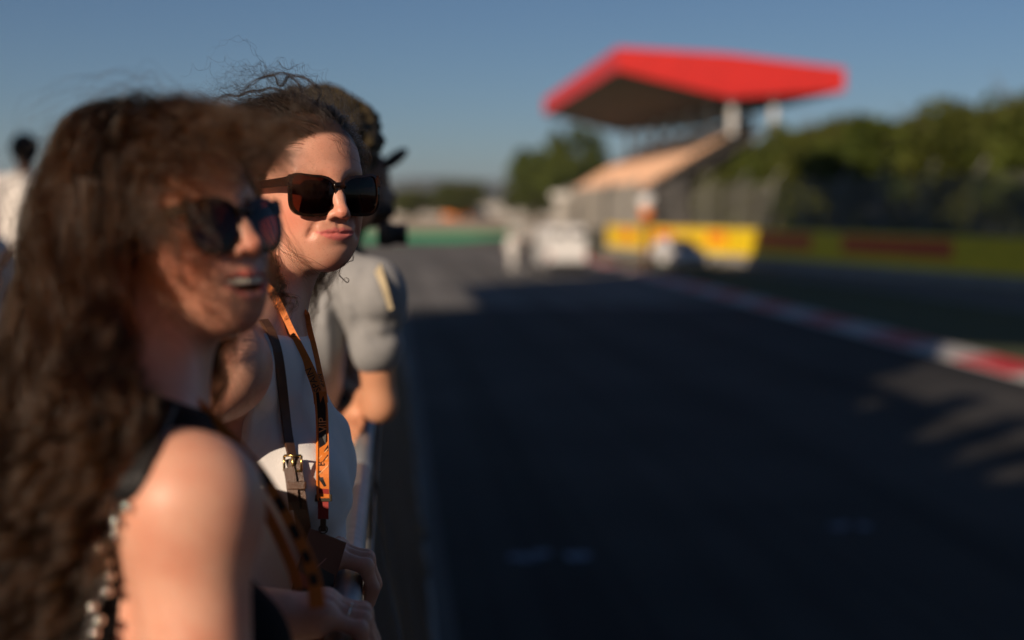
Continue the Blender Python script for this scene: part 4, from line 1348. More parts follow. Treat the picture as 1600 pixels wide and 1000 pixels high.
def lower_body(T, root, m, name='trousers', res=.012, hip=.085, k=1.0):
    pel = T.p(-.03, 0, -.50*k); o = [T.E((-.03, 0, -.50*k), (.118*k, .17*k, .13*k), .06)]
    z0 = root.location[2]
    for s in (-1, 1):
        h = T.p(-.03, s*hip*k, -.56*k); a = np.array([pel[0], pel[1], z0+.08])+T.L*s*.09-T.F*.02; kn = (h+a)/2+T.F*.03
        o += [cap(h, kn, .088*k, .062*k, .05), cap(kn, a, .062*k, .046*k, .02)]
    V, F = polygonise(o+[half(T.p(0, 0, -.44*k), T.U)], res); mesh_obj(name, V, F, m, root)
    for s in (-1, 1):
        a = np.array([pel[0], pel[1], z0])+T.L*s*.09-T.F*.02; f = nrm([T.F[0], T.F[1], 0]); Rz = np.column_stack([f, np.cross([0, 0, 1], f), [0, 0, 1]])
        V, F = polygonise([ell(a+f*.06+[0, 0, .035], (.13*k, .045*k, .035), Rz, .02), ell(a+[0, 0, .07], (.05*k, .043*k, .06), Rz, .03), half(a+[0, 0, .004], [0, 0, -1])], res)
        mesh_obj('shoe', V, F, shoe_m, root)


lower_body(T2, woman2, beige); lower_body(T1, woman1, denim)
ring_m = mat('silver_ring', (.75, .72, .66), .15, metal=1.0)
bm = bmesh.new(); a, b = fx2[2]; c = a*.4+b*.6; dr = nrm(b-a); e1 = nrm(np.cross(dr, [0, 1, 0])); e2 = np.cross(dr, e1)
add_tube(bm, [c+(e1*math.cos(t)+e2*math.sin(t))*.0102 for t in np.linspace(0, 2*PI, 25)], .0011, 6, False)
add_box(bm, c-e1*.0118*np.sign(np.dot(e1, [0, 0, -1])), (.004, .004, .004), .001)
tag(bm_obj('ring', bm, ring_m, None, True), 'silver ring on the nearer hand gripping the rail', 'ring')


# ------------------------------------------------------------------ lanyard, badge and shoulder bag of the woman in white
orange = mat('orange_ribbon', (.72, .20, .025), .55, noise=.06, nscale=200, bump=.2, bscale=1500)
blackp = mat('black_print', (.012, .010, .010), .5)
redp = mat('dark_red_ribbon', (.30, .025, .02), .55)
darkcl = mat('dark_metal_clip', (.10, .085, .06), .35, metal=.7)
card_m = mat('badge_card', (.11, .028, .016), .35, coat=.2)
solid2 = tank+body2


def front_of(solids, px, py, d0=.9, lift=.004):
    ds = [trace(s, px, py, d0, 2.6) for s in solids]; ds = [d for d in ds if d]
    return (min(ds) if ds else None)


def lay(pts, solids, lift=.004, d0=1.35, default=1.75):
    out = []; last = default
    for px, py in pts:
        d = front_of(solids, px, py, d0)
        if d is None or abs(d-last) > .14: d = last
        else: d = d-lift
        last = d; out.append((px, py, d))
    ds = np.array([o[2] for o in out])
    for _ in range(6): ds[1:-1] = np.minimum(ds[1:-1], .25*ds[:-2]+.5*ds[1:-1]+.25*ds[2:])
    return [W(o[0], o[1], d) for o, d in zip(out, ds)]


def px_path(pts, n):
    return [tuple(p[:2]) for p in smooth_path([(x, y, 0) for x, y in pts], n)]


TS = [tank, body2]
lan2 = empty('lanyard', W(500, 640, 1.70), 'orange and black lanyard printed VIP and SPAIN, on the woman in white', 'lanyard')
tocam = -cF
L_ = lay(px_path([(398, 428), (416, 444), (428, 460), (441, 486), (452, 512), (466, 540), (482, 572), (495, 606), (499, 628)], 22), TS, .003, 1.5, 1.72)
R_ = lay(px_path([(479, 489), (480, 494), (484, 515), (491, 545), (498, 580), (504, 610), (506, 630)], 22), TS, .003, 1.5, 1.72)
R_ = [W(462, 476, 1.815), W(471, 483, 1.80)]+R_[1:]
M_ = lay(px_path([(500, 612), (503, 650), (504, 700), (504, 745), (505, 782)], 30), TS, .006, 1.5, 1.70)
dm = float(np.mean([(p-CAM)@cF for p in M_])); M_ = [CAM+(p-CAM)*(min(dm, (p-CAM)@cF)/((p-CAM)@cF)) for p in M_]
for i in range(6):     # the two sides come together where the broad end begins
    w_ = (i+1)/6
    for A in (L_, R_): j = len(A)-6+i; d = (A[j]-CAM)@cF; A[j] = CAM+(A[j]-CAM)*((d*(1-w_)+(((M_[0]-CAM)@cF)+.001)*w_)/d)


def rib(name, pts, width, m, root, side=None, thick=.0011):
    side = cR if side is None else side
    V, F = ribbon(pts, side, width, thick); return mesh_obj(name, V, F, m, root, False)


nk = [H2.p(-.015, -.075, -.085), H2.p(.02, -.085, -.08), H2.p(.05, -.06, -.09)]
rib('strap', L_, np.interp(np.linspace(0, 1, len(L_)), [0, .3, 1], [.006, .0085, .0135]), orange, lan2, cR+.5*cU)
rib('strap', R_, np.interp(np.linspace(0, 1, len(R_)), [0, .4, 1], [.006, .007, .0105]), orange, lan2, cR*.8+.2*cU)
rib('strap', M_, .0150, orange, lan2, cR)
rib('edge_fold', [p+cR*-.0062+tocam*.0012 for p in M_], .0035, orange, lan2, cR*.6+tocam*.8)


def text_on(txt, p0, p1, height, m, root, lift=.0013, name='lettering', flip=1, squeeze=1.0):
    """letters that run from p0 towards p1 on the ribbon"""
    cu = bpy.data.curves.new('lettering', 'FONT'); cu.body = txt; cu.size = 1.0; cu.extrude = .01; cu.resolution_u = 2
    o = bpy.data.objects.new('lettering', cu); COL.objects.link(o)
    me = bpy.data.meshes.new_from_object(o.evaluated_get(bpy.context.evaluated_depsgraph_get())); bpy.data.objects.remove(o)
    v = np.array([q.co[:] for q in me.vertices]); v[:, 0] -= v[:, 0].min(); v[:, 1] -= .35
    v *= height/.72; ln = v[:, 0].max(); L = np.linalg.norm(p1-p0); v[:, 0] *= min(1.0, L/ln)*squeeze
    u = nrm(p1-p0); n = nrm(-(p0-CAM)); n = nrm(n-u*np.dot(n, u)); w_ = np.cross(n, u)
    Wv = p0+v[:, :1]*u+v[:, 1:2]*w_*flip+(v[:, 2:]+lift)*n
    return mesh_obj(name, Wv, [tuple(p.vertices) for p in me.polygons], m, root, False)


text_on('SPAIN', L_[19], L_[13], .0085, blackp, lan2, .0016)
text_on('//', L_[12], L_[10], .0070, blackp, lan2, .0016)
text_on('SPAIN', R_[18], R_[12], .0060, blackp, lan2, .0016)


def patch(poly, m, name='print', lift=.0009):
    """flat print on the broad part: poly in (across -1..1, along 0..1)"""
    V = []
    for a, t in poly:
        x = t*(len(M_)-1); i = min(int(x), len(M_)-2); p = M_[i]*(1-(x-i))+M_[i+1]*(x-i); V.append(p+cR*a*.0073+tocam*lift)
    return mesh_obj(name, V, [tuple(range(len(V)))], m, lan2, False)


patch([(-1, .02), (-.2, -.0), (-.1, .12), (.5, .04), (.75, .16), (.6, .33), (-.8, .34), (-1, .2)], blackp)
patch([(-.6, .345), (.7, .34), (.5, .47), (-.5, .50)], blackp)
patch([(.2, .53), (.95, .47), (.95, .56), (.1, .62)], blackp)
patch([(-.6, .70), (-.1, .69), (.2, .78), (.6, .84), (.2, .85), (-.5, .78)], blackp)
patch([(-.95, .865), (.95, .875), (.95, .93), (-.95, .92)], redp)
text_on('VIP', np.array(M_[11])+cR*.0005, np.array(M_[5])+cR*.0005, .0095, mat('pale_orange_print', (.9, .42, .16), .5), lan2, .0022)
text_on('B', np.array(M_[19])-cR*.002, np.array(M_[16])-cR*.002, .009, blackp, lan2, .0018)
for a, b, t in ((-.9, .9, .50), (-.9, .9, .57), (-.9, .9, .64)):
    patch([(a, t+.10), (b, t), (b, t+.012), (a, t+.112)], mat('pale_orange_print', (.9, .42, .16), .5), 'stripe', .0016)
e0 = np.array(M_[-1]); Rcam = Matrix(np.column_stack([cR, cF, cU]).tolist())
bm = bmesh.new(); add_box(bm, e0+cU*.003, (.0205, .004, .0085), .001, Rcam); bm_obj('slider', bm, darkcl, lan2, False, True)
rib('lower_ribbon', [e0+cU*.001, e0-cU*.010, e0-cU*.022], .0125, redp, lan2)
bm = bmesh.new(); add_box(bm, e0-cU*.029, (.007, .004, .015), .001, Rcam); add_tube(bm, [e0-cU*.034+cR*(.005*math.cos(t))+cU*(.005*math.sin(t)) for t in np.linspace(0, 2*PI, 13)], .0009, 6, False)
bm_obj('clip', bm, darkcl, lan2, False, True)
bdg = empty('badge', e0-cU*.08, 'dark red and black pass hanging from the lanyard of the woman in white', 'badge')
cu_ = nrm(cU+.10*cR+.05*cF); cr_ = nrm(np.cross(cF, cu_)*-1+.3*cF*0); cr_ = nrm(cR*.50-.36*cU+.76*cF); cn = np.cross(cr_, cu_)
Rb = Matrix(np.column_stack([cr_, cn, nrm(np.cross(cr_, cn))]).tolist())
top_ = e0-cU*.040-cR*.004
def bq(a, b): return top_+cr_*a-cu_*b
bm = bmesh.new(); add_box(bm, bq(0, .055), (.070, .0022, .112), .001, Rb); bm_obj('card', bm, card_m, bdg, False, True)
nb_v = nrm(np.cross(cr_, cu_)); nb_v = nb_v if nb_v@tocam > 0 else -nb_v


def bpatch(poly, m, nm, lift=.0016):
    return mesh_obj(nm, [bq(a, b)+nb_v*lift for a, b in poly], [tuple(range(len(poly)))], m, bdg, False)


bpatch([(-.033, .034), (.033, .040), (.033, .060), (-.033, .052)], blackp, 'print')
bpatch([(-.033, .066), (.033, .074), (.033, .108), (-.033, .106)], blackp, 'print')
bpatch([(-.033, .050), (.033, .062), (.033, .074), (-.033, .064)], redp, 'print', .0019)
for q in ([(-.033, .030), (-.010, .052), (-.009, .051), (-.032, .029)], [(-.014, .049), (.014, .024), (.015, .0245), (-.013, .050)]):
    bpatch(q, mat('pale_pink_print', (.5, .2, .16), .5), 'line', .0020)

leather = mat('brown_leather', (.085, .040, .022), .38, noise=.25, nscale=60, bump=.25, bscale=700)
brass = mat('brass', (.62, .42, .16), .28, metal=1.0)
bag2 = empty('shoulder_bag', (T2.o[0]-.1, 1.60, 2.25), 'brown leather shoulder bag of the woman in white, slung on a buckled strap', 'bag')
B_ = lay(px_path([(412, 500), (424, 520), (433, 548), (439, 585), (444, 630), (450, 680), (456, 712)], 30), TS, .003, 1.45, 1.66)
rib('strap', B_, .0115, leather, bag2, cR*.75+cF*.66, .0030)
B2_ = lay(px_path([(457, 716), (463, 745), (469, 790), (478, 840), (484, 880), (486, 930)], 20), TS, .009, 1.45, 1.64)
rib('strap', B2_, .0165, leather, bag2, cR, .0034)
rib('strap_end', [p+tocam*.004-cR*.006 for p in B2_[2:9]], .0125, leather, bag2, cR, .003)
e0 = B2_[1]; bm = bmesh.new()
for a, b in (((-.010, -.009), (.010, -.009)), ((.010, -.009), (.010, .009)), ((.010, .009), (-.010, .009)), ((-.010, .009), (-.010, -.009)), ((0, -.012), (0, .010))):
    add_tube(bm, [e0+tocam*.0055+cR*a[0]+cU*a[1], e0+tocam*.0055+cR*b[0]+cU*b[1]], .0015, 8)
bm_obj('buckle', bm, brass, bag2, True, True)
bm = bmesh.new(); add_box(bm, B2_[5]+tocam*.003, (.021, .010, .009), .0015, Rcam); bm_obj('keeper_loop', bm, leather, bag2, False, True)
bm = bmesh.new(); add_box(bm, (0, 0, -.02), (.24, .09, .19), .02); o = bm_obj('bag_body', bm, leather, bag2, True)
bm = bmesh.new(); add_box(bm, (0, -.052, .03), (.235, .012, .10), .006); bm_obj('flap', bm, leather, bag2, True)

# ------------------------------------------------------------------ lanyard and chain strap of the woman in black
lan1 = empty('lanyard', W(440, 790, 1.28), 'out of focus orange and black lanyard of the laughing woman in black', 'lanyard')
P1 = [W(296, 618, 1.24), W(330, 650, 1.235), W(366, 690, 1.25), W(405, 735, 1.27), W(440, 790, 1.27), W(470, 850, 1.265), W(489, 900, 1.262), W(496, 950, 1.262)]
S1_ = smooth_path(P1, 40)
rib('strap', S1_, np.interp(np.linspace(0, 1, 40), [0, .5, 1], [.008, .010, .014]), orange, lan1, cR*.8+cU*.4)
rib('strap', [p-cR*.016+cF*.010-cU*.006 for p in S1_[14:36]], .010, orange, lan1, cR*.8+cU*.4)
for i in (17, 21, 25, 29, 33):
    rib('print', [p+tocam*.0012 for p in S1_[i:i+3]], .0075, blackp, lan1, cR*.8+cU*.4)
bm = bmesh.new(); add_box(bm, S1_[-1]-cU*.085-cR*.006, (.062, .003, .10), .001, Rcam); o = bm_obj('badge', bm, card_m, None, False, True)
tag(o, 'blurred dark pass at the lower end of the lanyard of the woman in black', 'badge')

chain_m = mat('silver_chain', (.70, .68, .62), .12, metal=1.0)
bag1 = empty('shoulder_bag', (T1.o[0]-.12, T1.o[1]-.28, 2.28), 'black shoulder bag of the laughing woman, hung on a leather and silver chain strap', 'bag')
TT = [top1, body1]
C_ = lay(px_path([(262, 640), (240, 690), (212, 745), (190, 782)], 14), TT, .004, .8, 1.13)
rib('strap', C_, .016, mat('black_leather', (.010, .010, .011), .5, bump=.2, bscale=400, spec=.25), bag1, cR*.8+cU*.4, .004)
C2 = lay(px_path([(184, 786), (176, 830), (168, 870), (158, 915), (146, 960), (134, 1000), (120, 1045)], 26), TT, .007, .8, 1.12)
C2 = smooth_path(C2, 60)
bm = bmesh.new()
def torus(bm, c, u, v, R1, R2, r): add_tube(bm, [c+u*(R1*math.cos(t))+v*(R2*math.sin(t)) for t in np.linspace(0, 2*PI, 15)], r, 6, False)
for i in range(0, 59, 2):
    p = C2[i]; t = nrm(C2[min(i+1, 59)]-C2[max(i-1, 0)]); s_ = nrm(np.cross(t, tocam)); s_ = s_ if i % 4 else nrm(s_*.3+tocam)
    bm = bmesh.new(); torus(bm, p, t, s_, .0050, .0034, .0011); bm_obj('chain_link', bm, mat('gunmetal', (.10, .10, .10), .3, metal=1.0), bag1, True, True)
for i in range(1, 58, 5):
    p = C2[i]+cR*(.009 if i % 4 else -.006)*(.6+.4*math.sin(i*1.7)); bm = bmesh.new(); bmesh.ops.create_icosphere(bm, subdivisions=2, radius=.0046*(.8+.35*((i*7)%5)/4)); bmesh.ops.translate(bm, vec=Vector(p+tocam*.006), verts=bm.verts)
    bm_obj('stud', bm, chain_m, bag1, True, True)
bm = bmesh.new(); add_box(bm, (0, 0, -.02), (.22, .08, .17), .02); bm_obj('bag_body', bm, MATS['black_leather'], bag1, True)
bm = bmesh.new(); add_box(bm, (0, -.045, .02), (.215, .01, .10), .004); bm_obj('flap', bm, MATS['black_leather'], bag1, True)


# ------------------------------------------------------------------ the other people on the platform and the track
black_hair = mat('black_hair', (.008, .006, .005), .5, bump=.6, bscale=120)


def simple_skin(name, c): return mat(name, c, .5, nscale=20, base2=(c[0]*.95, c[1]*.9, c[2]*.88), sss=.1)


def figure(base, fwd, height, label, skin, shirt, trousers, hairm, res=.014, lean=0.0, armR=None, armL=None, neck=None, SR=None, SL=None, face=None, male=True, long_sleeve=False, arm_k=1.0,
           group=None, headgear=None, folds=(), hair_big=0.0, shirt_name='t_shirt'):
    """a dressed person; arms given as (elbow, wrist) offsets from the shoulder in (forward, left, up)"""
    k = height/1.74; base = np.asarray(base, float)
    nk_ = base+np.array([0, 0, 1.47*k]) if neck is None else np.asarray(neck, float)
    T = Body(nk_, fwd, lean); f2_ = nrm([fwd[0], fwd[1], 0]) if face is None else nrm([face[0], face[1], 0]); fh = nrm([cF[0], cF[1], 0])
    th = math.degrees(math.atan2(f2_@cR, -(f2_@fh)))
    H = Head(nk_+T.U*.150*k+T.F*.025, th, -lean*.2, 0, k)
    SR = T.p(-.01, -.185*k, -.055*k) if SR is None else SR; SL = T.p(-.01, .185*k, -.055*k) if SL is None else SL
    root = empty('person', base, label, 'person', group)
    ho, _, _ = head_ops(H, simple=True, male=male)
    to = torso_ops(T, H, SR, SL, male=male, neck_r=.055*k if male else .047*k)
    O = ho+to; sh = list(to)
    for S, arm, sg in ((SR, armR, -1), (SL, armL, 1)):
        e, w_ = arm if arm is not None else ((-.01, sg*.085, -.28), (.03, sg*.115, -.53))
        Fh = nrm([T.F[0], T.F[1], 0]); E_ = S+(Fh*e[0]+T.L*e[1]+np.array([0, 0, e[2]]))*k; Wr = S+(Fh*w_[0]+T.L*w_[1]+np.array([0, 0, w_[2]]))*k
        O += arm_ops(S, E_, Wr, tuple(a_*k*arm_k for a_ in (.052, .043, .042, .028)))
        d = nrm(Wr-E_); q = nrm(np.cross(d, T.U+.01))
        O += [ell(Wr+d*.045*k, (.024*k,)*3, I3, .02)]
        for i in range(4): O.append(cap(Wr+d*.07*k+q*(i-1.5)*.018*k, Wr+d*.135*k+q*(i-1.5)*.017*k-T.U*.03*k, .009*k, .007*k, .004))
        O.append(cap(Wr+d*.03*k+q*.022*k, Wr+d*.08*k+q*.045*k, .011*k, .008*k, .008))
        ex = [cap(S, S*.58+E_*.42, .054*k*arm_k, .058*k*arm_k, .03)] if not long_sleeve else [cap(S, E_, .060*k, .052*k, .03), cap(E_, Wr, .052*k, .038*k, .02)]
        sh += [ell(S, (.054*k*arm_k,)*3, I3, .03)]+ex
    V, F = polygonise(O, res); mesh_obj('body', V, F, skin, root)
    low = [half(T.p(0, 0, -.50*k), -T.U), cap(T.p(-.005, 0, .035*k), H.p(0, -.02, .03), .082*k, .11*k, .004, 's')]
    V, F = polygonise(sh+[T.E((.0, 0, -.32), (.10*k, .15*k, .24*k), .05), off(.0165), disp(lambda P: (.0018*wob(P, 26, .3)+.0022*wob(P, 13, 1.2))*(res < .02))]+list(folds)+low, res); mesh_obj(shirt_name, V, F, shirt, root)
    lower_body(T, root, trousers, res=max(res, .014), k=k)
    if headgear != 'helmet':
        g = .008+hair_big
        ho_ = [H.E((0, -.014-hair_big*.3, .048+hair_big*.2), (.073+g, .094+g, .080+g)), disp(lambda P: (.004+hair_big*.06)*(wob(P, 75, 1)+.7*wob(P, 150, 2))),
               half(H.p(0, .060+hair_big*.4, .066), H.R@np.array([0, .9, -.55]), .02), half(H.p(0, -.05, -.055-hair_big*.5), H.R@np.array([0, .2, -1.0]), .02)]
        if headgear == 'cap':
            ho_[0] = H.E((0, -.014, .048), (.079, .100, .086)); ho_[3] = half(H.p(0, 0, .052), H.R@np.array([0, .12, -1.0]))
            ho_[1] = off(0)
        V, F = polygonise(ho_, min(res, .008)); mesh_obj('cap' if headgear == 'cap' else 'hair', V, F, hairm, root)
    return root, T, H, SR, SL


grey_tee = mat('grey_marl_cotton', (.29, .295, .30), .9, noise=.06, nscale=150, bump=.05, bscale=700, sheen=.1)
olive_hair = mat('curly_olive_brown_hair', (.030, .020, .006), .65, nscale=60, base2=(.060, .042, .012), bump=1.0, bscale=160)
tan_skin = simple_skin('tanned_skin', (.62, .31, .18)); fair = simple_skin('fair_skin', (.60, .38, .29)); darker = simple_skin('deep_skin', (.22, .12, .075))
char_cloth = mat('charcoal_cloth', (.016, .016, .018), .8); white_shirt = mat('white_shirt', (.74, .71, .68), .8, noise=.05, nscale=20); navy = mat('navy_cloth', (.012, .015, .028), .8)
cream_m = mat('cream_canvas', (.50, .42, .27), .8, noise=.05, nscale=80, bump=.2, bscale=500)

SRm = W(580, 462, 2.76); ERm = np.array([-.022, 2.80, 2.612])
nm_ = np.array([-.178, 2.93, 2.905])
Tm = Body(nm_, (1, .12), 10)
eoff = ERm-SRm; Fm = nrm([Tm.F[0], Tm.F[1], 0]); eo = (eoff@Fm, eoff@Tm.L, eoff[2])
man, TM, HM, _, SLm = figure((nm_[0]-.12, nm_[1], PLAT), (1, .12), 1.74, 'man with curly hair in grey t-shirt, elbow on the barrier behind the women', tan_skin, grey_tee, char_cloth, olive_hair,
    .009, 10, armR=(eo, (eo[0]-.03, eo[1]+.25, eo[2]+.01)), armL=((.12, -.02, -.26), (.07, -.2, -.27)), neck=nm_, SR=SRm, SL=np.array([-.165, 3.10, 2.85]), face=(.9, .5), hair_big=.052, arm_k=.76,
    folds=[fold([(548, 455), (575, 500), (612, 505)], 2.75, .010, .011), fold([(566, 500), (590, 530), (622, 520)], 2.75, .008, .009), fold([(535, 470), (548, 540), (552, 640)], 2.85, .014, .014),
           fold([(520, 480), (524, 560), (540, 640)], 2.85, -.008, .012), fold([(575, 420), (560, 470), (558, 520)], 2.75, .008, .008), fold([(590, 440), (607, 480)], 2.75, -.006, .010)], group='spectators along the barrier')
tote = empty('tote_bag', W(548, 668, 2.95), 'cream canvas tote bag slung behind the arm of the man in the grey t-shirt', 'bag')
bm = bmesh.new(); add_box(bm, (0, 0, -.05), (.05, .12, .20), .02); bm_obj('bag_body', bm, cream_m, tote, True)
rib('strap', smooth_path([W(540, 520, 3.02), W(548, 460, 3.0), W(562, 420, 2.92), W(582, 406, 2.76), W(597, 438, 2.685), W(611, 484, 2.69)], 30), np.interp(np.linspace(0, 1, 30), [0, .5, .7, 1], [.012, .015, .016, .009]), cream_m, tote, cR*.9+cU*.3, .002)

np_ = np.array([-.138, 3.84, 2.900])
ph, TP, HP, SRp, SLp = figure((np_[0]-.1, np_[1], PLAT), (1, .05), 1.72, 'photographer in dark cap and black shirt leaning out over the barrier', darker, char_cloth, char_cloth, char_cloth,
    .012, 8, armR=((.02, -.02, -.27), (.06, .12, -.12)), armL=((.02, .02, -.27), (.06, -.12, -.12)), neck=np_, headgear='cap', group='spectators along the barrier')
V, F = polygonise([HP.E((0, .105, .092), (.062, .045, .017), .01, 'u', rot_x(38))], .005); mesh_obj('cap_brim', V, F, char_cloth, ph)
camq = W(603, 366, 3.78)
pc = empty('camera', camq, 'black camera with a lens held in front of the photographer in the dark cap', 'camera')
cam_black = mat('black_camera_body', (.012, .012, .013), .35)
bm = bmesh.new(); add_box(bm, (0, 0, 0), (.045, .10, .065), .014); bm_obj('camera_body', bm, cam_black, pc, True)
bm = bmesh.new(); add_box(bm, (0, 0, .062), (.05, .05, .035), .01); bm_obj('viewfinder', bm, cam_black, pc, True)
bm = bmesh.new(); add_tube(bm, [(.0, 0, 0), (.03, 0, 0), (.055, 0, 0), (.057, 0, 0)], [.027, .027, .029, .025], 20); bm_obj('lens', bm, cam_black, pc, True)

# far left, further along the platform
step = empty('step_block', (-2.5, 9.6, PLAT), 'low grey step on the platform under the person in the white shirt', 'step')
bm = bmesh.new(); add_box(bm, (0, 0, .13), (1.6, 1.2, .26), .01); bm_obj('step_block_body', bm, concrete, step)
figure((-2.36, 9.55, PLAT+.26), (-.35, .94), 1.72, 'person with short black hair in white long sleeved shirt, far left behind the brown hair', darker, white_shirt, navy, black_hair, .02, 4, long_sleeve=True, male=False, hair_big=.014, shirt_name='shirt', group='people further along the platform')
figure((-1.92, 6.6, PLAT), (-.8, .6), 1.62, 'person in white shirt cut off by the left picture edge, lower than the other', fair, white_shirt, navy, black_hair, .02, 0, long_sleeve=False, male=True, shirt_name='shirt', group='people further along the platform')

# on the track
white_over = mat('white_overalls', (.74, .73, .70), .75)
figure((5.85, 68, .004), (.2, -1), 1.78, 'person in white overalls standing on the track left of the white van', fair, white_over, white_over, black_hair, .035, 0, long_sleeve=True, shirt_name='overall_top', group='people standing by the white van')
figure((6.55, 69.2, .004), (.6, -.8), 1.76, 'person in dark clothes standing between the white overalls and the van', fair, char_cloth, char_cloth, black_hair, .035, 0, long_sleeve=True, shirt_name='jacket', group='people standing by the white van')

white_car = mat('white_car_paint', (.78, .78, .76), .28, coat=.6); tyre_m = mat('tyre_rubber', (.018, .018, .018), .8); rim_m = mat('alloy_rim', (.5, .5, .52), .3, metal=.9)
lampw = mat('headlamp_glass', (.85, .85, .82), .06, metal=.6); lampr = mat('tail_lamp', (.45, .02, .015), .2)


def profile_body(name, prof, w, m, parent, inset=.12, zin=.9):
    """side profile (y, z) extruded across w, narrowed above zin"""
    bm = bmesh.new(); n = len(prof); rows = []
    for s in (-1, -.94, .94, 1):
        row = []
        for y, z in prof:
            hw_ = w/2*(1-(inset if z > zin else 0)*min(1, (z-zin)/.5) if z > zin else w/2/(w/2))
            e = 1.0 if abs(s) < 1 else .97
            row.append(bm.verts.new((s*hw_*(w/2 if z <= zin else w/2)/(1 if True else 1), y*e, .05+(z-.05)*(1 if abs(s) < 1 else .985))))
        rows.append(row)
    for a, b in zip(rows[:-1], rows[1:]):
        for i in range(n): bm.faces.new((a[i], a[(i+1) % n], b[(i+1) % n], b[i]))
    bm.faces.new(rows[0][::-1]); bm.faces.new(rows[-1]); bmesh.ops.recalc_face_normals(bm, faces=bm.faces)
    return bm_obj(name, bm, m, parent, False)


def add_wheel(parent, x, y, r=.32):
    bm = bmesh.new(); add_tube(bm, [(x-.10, y, r), (x-.085, y, r), (x+.085, y, r), (x+.10, y, r)], [r*.86, r, r, r*.86], 20); t = bm_obj('wheel', bm, tyre_m, parent, True)
    bm = bmesh.new(); add_tube(bm, [(x+math.copysign(.09, x), y, r), (x+math.copysign(.108, x), y, r)], [r*.62, r*.55], 16); bm_obj('rim', bm, rim_m, t)


van = empty('van', (7.95, 66.5, .004), 'white van seen from behind on the track, left of the yellow boards', 'van', None, math.radians(3))
profile_body('body', [(-2.3, .35), (-2.32, 1.2), (-2.22, 2.12), (-2.1, 2.18), (1.0, 2.18), (1.35, 2.05), (1.95, 1.30), (2.55, 1.08), (2.62, .40)], 1.9, white_car, van, .08, 1.2)
for s in (-1, 1):
    bm = bmesh.new(); add_box(bm, (s*.42, -2.325, 1.80), (.56, .03, .26), .01); bm_obj('rear_window', bm, glass_dark, van)
    bm = bmesh.new(); add_box(bm, (s*.86, -2.33, .85), (.10, .05, .30), .01); bm_obj('tail_light', bm, lampr, van)
    bm = bmesh.new(); add_box(bm, (s*.43, -2.335, .95), (.82, .03, .72), .01); bm_obj('rear_door', bm, white_car, van)
    bm = bmesh.new(); add_box(bm, (s*1.05, 1.45, 1.3), (.18, .08, .26), .02); bm_obj('mirror', bm, char_cloth, van)
    for y in (-1.5, 1.65): add_wheel(van, s*.86, y, .33)
bm = bmesh.new(); add_box(bm, (0, -2.36, .45), (1.86, .12, .2), .03); bm_obj('bumper', bm, char_cloth, van)
car = empty('car', (14.3, 70.0, .01), 'white hatchback car parked head on in front of the yellow boards', 'car', None, math.radians(8))
profile_body('body', [(-2.0, .28), (-2.06, .62), (-1.95, .84), (-.95, .98), (-.25, 1.44), (1.2, 1.48), (1.85, 1.05), (2.0, .8), (2.0, .3)], 1.78, white_car, car, .26, .98)
bm = bmesh.new(); q = [bm.verts.new(v) for v in ((-.74, -.93, 1.02), (.74, -.93, 1.02), (.60, -.30, 1.42), (-.60, -.30, 1.42))]; bm.faces.new(q); o = bm_obj('windscreen', bm, glass_dark, car); o.location = (0, -.035, .012)
for s in (-1, 1):
    V, F = polygonise([ell((s*.62, -1.97, .70), (.20, .10, .11))], .03); mesh_obj('headlight', V, F, lampw, car, True, False)
    for y in (-1.25, 1.25): add_wheel(car, s*.80, y, .31)
    bm = bmesh.new(); add_box(bm, (s*.98, -.72, 1.0), (.2, .1, .14), .03); bm_obj('mirror', bm, white_car, car)
bm = bmesh.new(); add_box(bm, (0, -2.05, .50), (1.1, .05, .20), .02); bm_obj('grille', bm, char_cloth, car)
bm = bmesh.new(); add_box(bm, (0, -2.085, .42), (.52, .02, .11)); bm_obj('number_plate', bm, white_paint, car)

pole = empty('marker_post', (12.75, 70.2, 0), 'tall brown post with a round white head in front of the yellow boards', 'post')
bm = bmesh.new(); add_tube(bm, [(0, 0, 0), (0, 0, 2.4)], .16, 10); bm_obj('shaft', bm, mat('brown_post', (.16, .06, .02), .7), pole, True)
bm = bmesh.new(); add_tube(bm, [(0, 0, 2.4), (0, 0, 2.95)], .30, 12); bm_obj('collar', bm, orange_p, pole, True)
V, F = polygonise([ell((0, 0, 3.30), (.42, .42, .40))], .06); mesh_obj('head', V, F, white_car, pole, True, False)

pale_wall = empty('pale_wall', (12.7, 100, 0), 'pale low concrete wall along the far end of the straight, left of the grandstand foot', 'wall')
for k in range(22):
    bm = bmesh.new(); add_box(bm, (0, -2+k*2.5, .7), (.3, 2.48, 1.4), .015); bm_obj('concrete_block', bm, mat('pale_concrete', (.46, .44, .40), .85, nscale=1.2, base2=(.40, .38, .35)), pale_wall)
pillar = empty('camera_tower', (24.5, 205, 0), 'pale slim tower standing at the foot of the grandstand', 'tower')
bm = bmesh.new(); add_box(bm, (0, 0, 2.2), (1.3, 1.3, 4.4), .05); bm_obj('tower_shaft', bm, MATS['pale_concrete'], pillar)
bm = bmesh.new(); add_box(bm, (0, 0, 4.8), (2.4, 2.0, .9), .05); bm_obj('cabin', bm, white_steel, pillar)
tent = empty('tent', (19.8, 426, 0), 'orange tent at the far end of the straight in front of small trees', 'tent')
orange_c = mat('orange_canvas', (.95, .26, .03), .7)
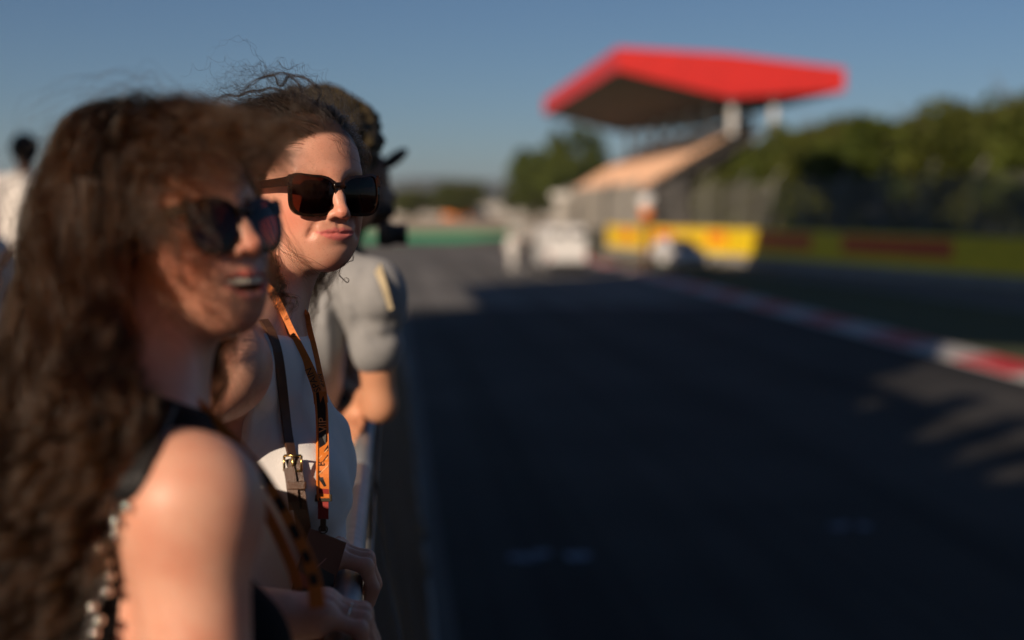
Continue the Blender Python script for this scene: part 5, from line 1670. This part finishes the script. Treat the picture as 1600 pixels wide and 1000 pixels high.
bm = bmesh.new(); add_box(bm, (0, 0, 3.0), (8.0, 5.6, 6.0)); bm_obj('tent_wall', bm, orange_c, tent)
bm = bmesh.new(); r_ = bmesh.ops.create_cone(bm, cap_ends=True, segments=4, radius1=6.0, radius2=.2, depth=2.6); bmesh.ops.rotate(bm, cent=(0, 0, 0), matrix=Matrix.Rotation(PI/4, 3, 'Z'), verts=bm.verts); bmesh.ops.translate(bm, vec=(0, 0, 7.32), verts=bm.verts); bm_obj('tent_roof', bm, orange_c, tent)
bar = empty('far_wall', (0, 436, 0), 'long pale wall across the far end of the straight', 'wall')
for k in range(40):
    bm = bmesh.new(); add_box(bm, (-120+k*6, .4*math.sin(k), 1.5), (5.97, .5, 3.0)); bm_obj('wall_panel', bm, MATS['pale_concrete'], bar)
for i, (x, w_, h_) in enumerate(((-2, 16, 5.2), (34, 20, 4.4), (60, 24, 5.0))):
    b_ = empty('low_building', (x, 455, 0), ('low pale building behind the far wall, left of the orange tent', 'low pale building behind the far wall, right of the orange tent', 'low pale building behind the far wall, below the grandstand')[i], 'building')
    bm = bmesh.new(); add_box(bm, (0, 0, h_/2), (w_, 8, h_)); bm_obj('wall', bm, bld_wall, b_)
    bm = bmesh.new(); add_box(bm, (0, 0, h_+.15), (w_+.8, 8.8, .3)); bm_obj('roof', bm, st_conc, b_)
    for k in range(int(w_/4)):
        bm = bmesh.new(); add_box(bm, (-w_/2+2+k*4, -4.02, 2.4), (1.8, .06, 1.6)); bm_obj('window', bm, glass_dark, b_)

# ------------------------------------------------------------------ the air that turns the far hills pale
bm = bmesh.new(); add_box(bm, (0, 1900, 49.0), (7400, 5200, 102.0))
hm = bpy.data.materials.new('haze_air'); hm.use_nodes = True; hn = hm.node_tree.nodes; hn.remove(hn['Principled BSDF'])
pv = hn.new('ShaderNodeVolumePrincipled'); pv.inputs['Color'].default_value = (.72, .82, .95, 1); pv.inputs['Density'].default_value = .00016; pv.inputs['Anisotropy'].default_value = .2
hm.node_tree.links.new(pv.outputs[0], hn['Material Output'].inputs['Volume'])
haze = bm_obj('haze', bm, hm); haze['kind'] = 'stuff'
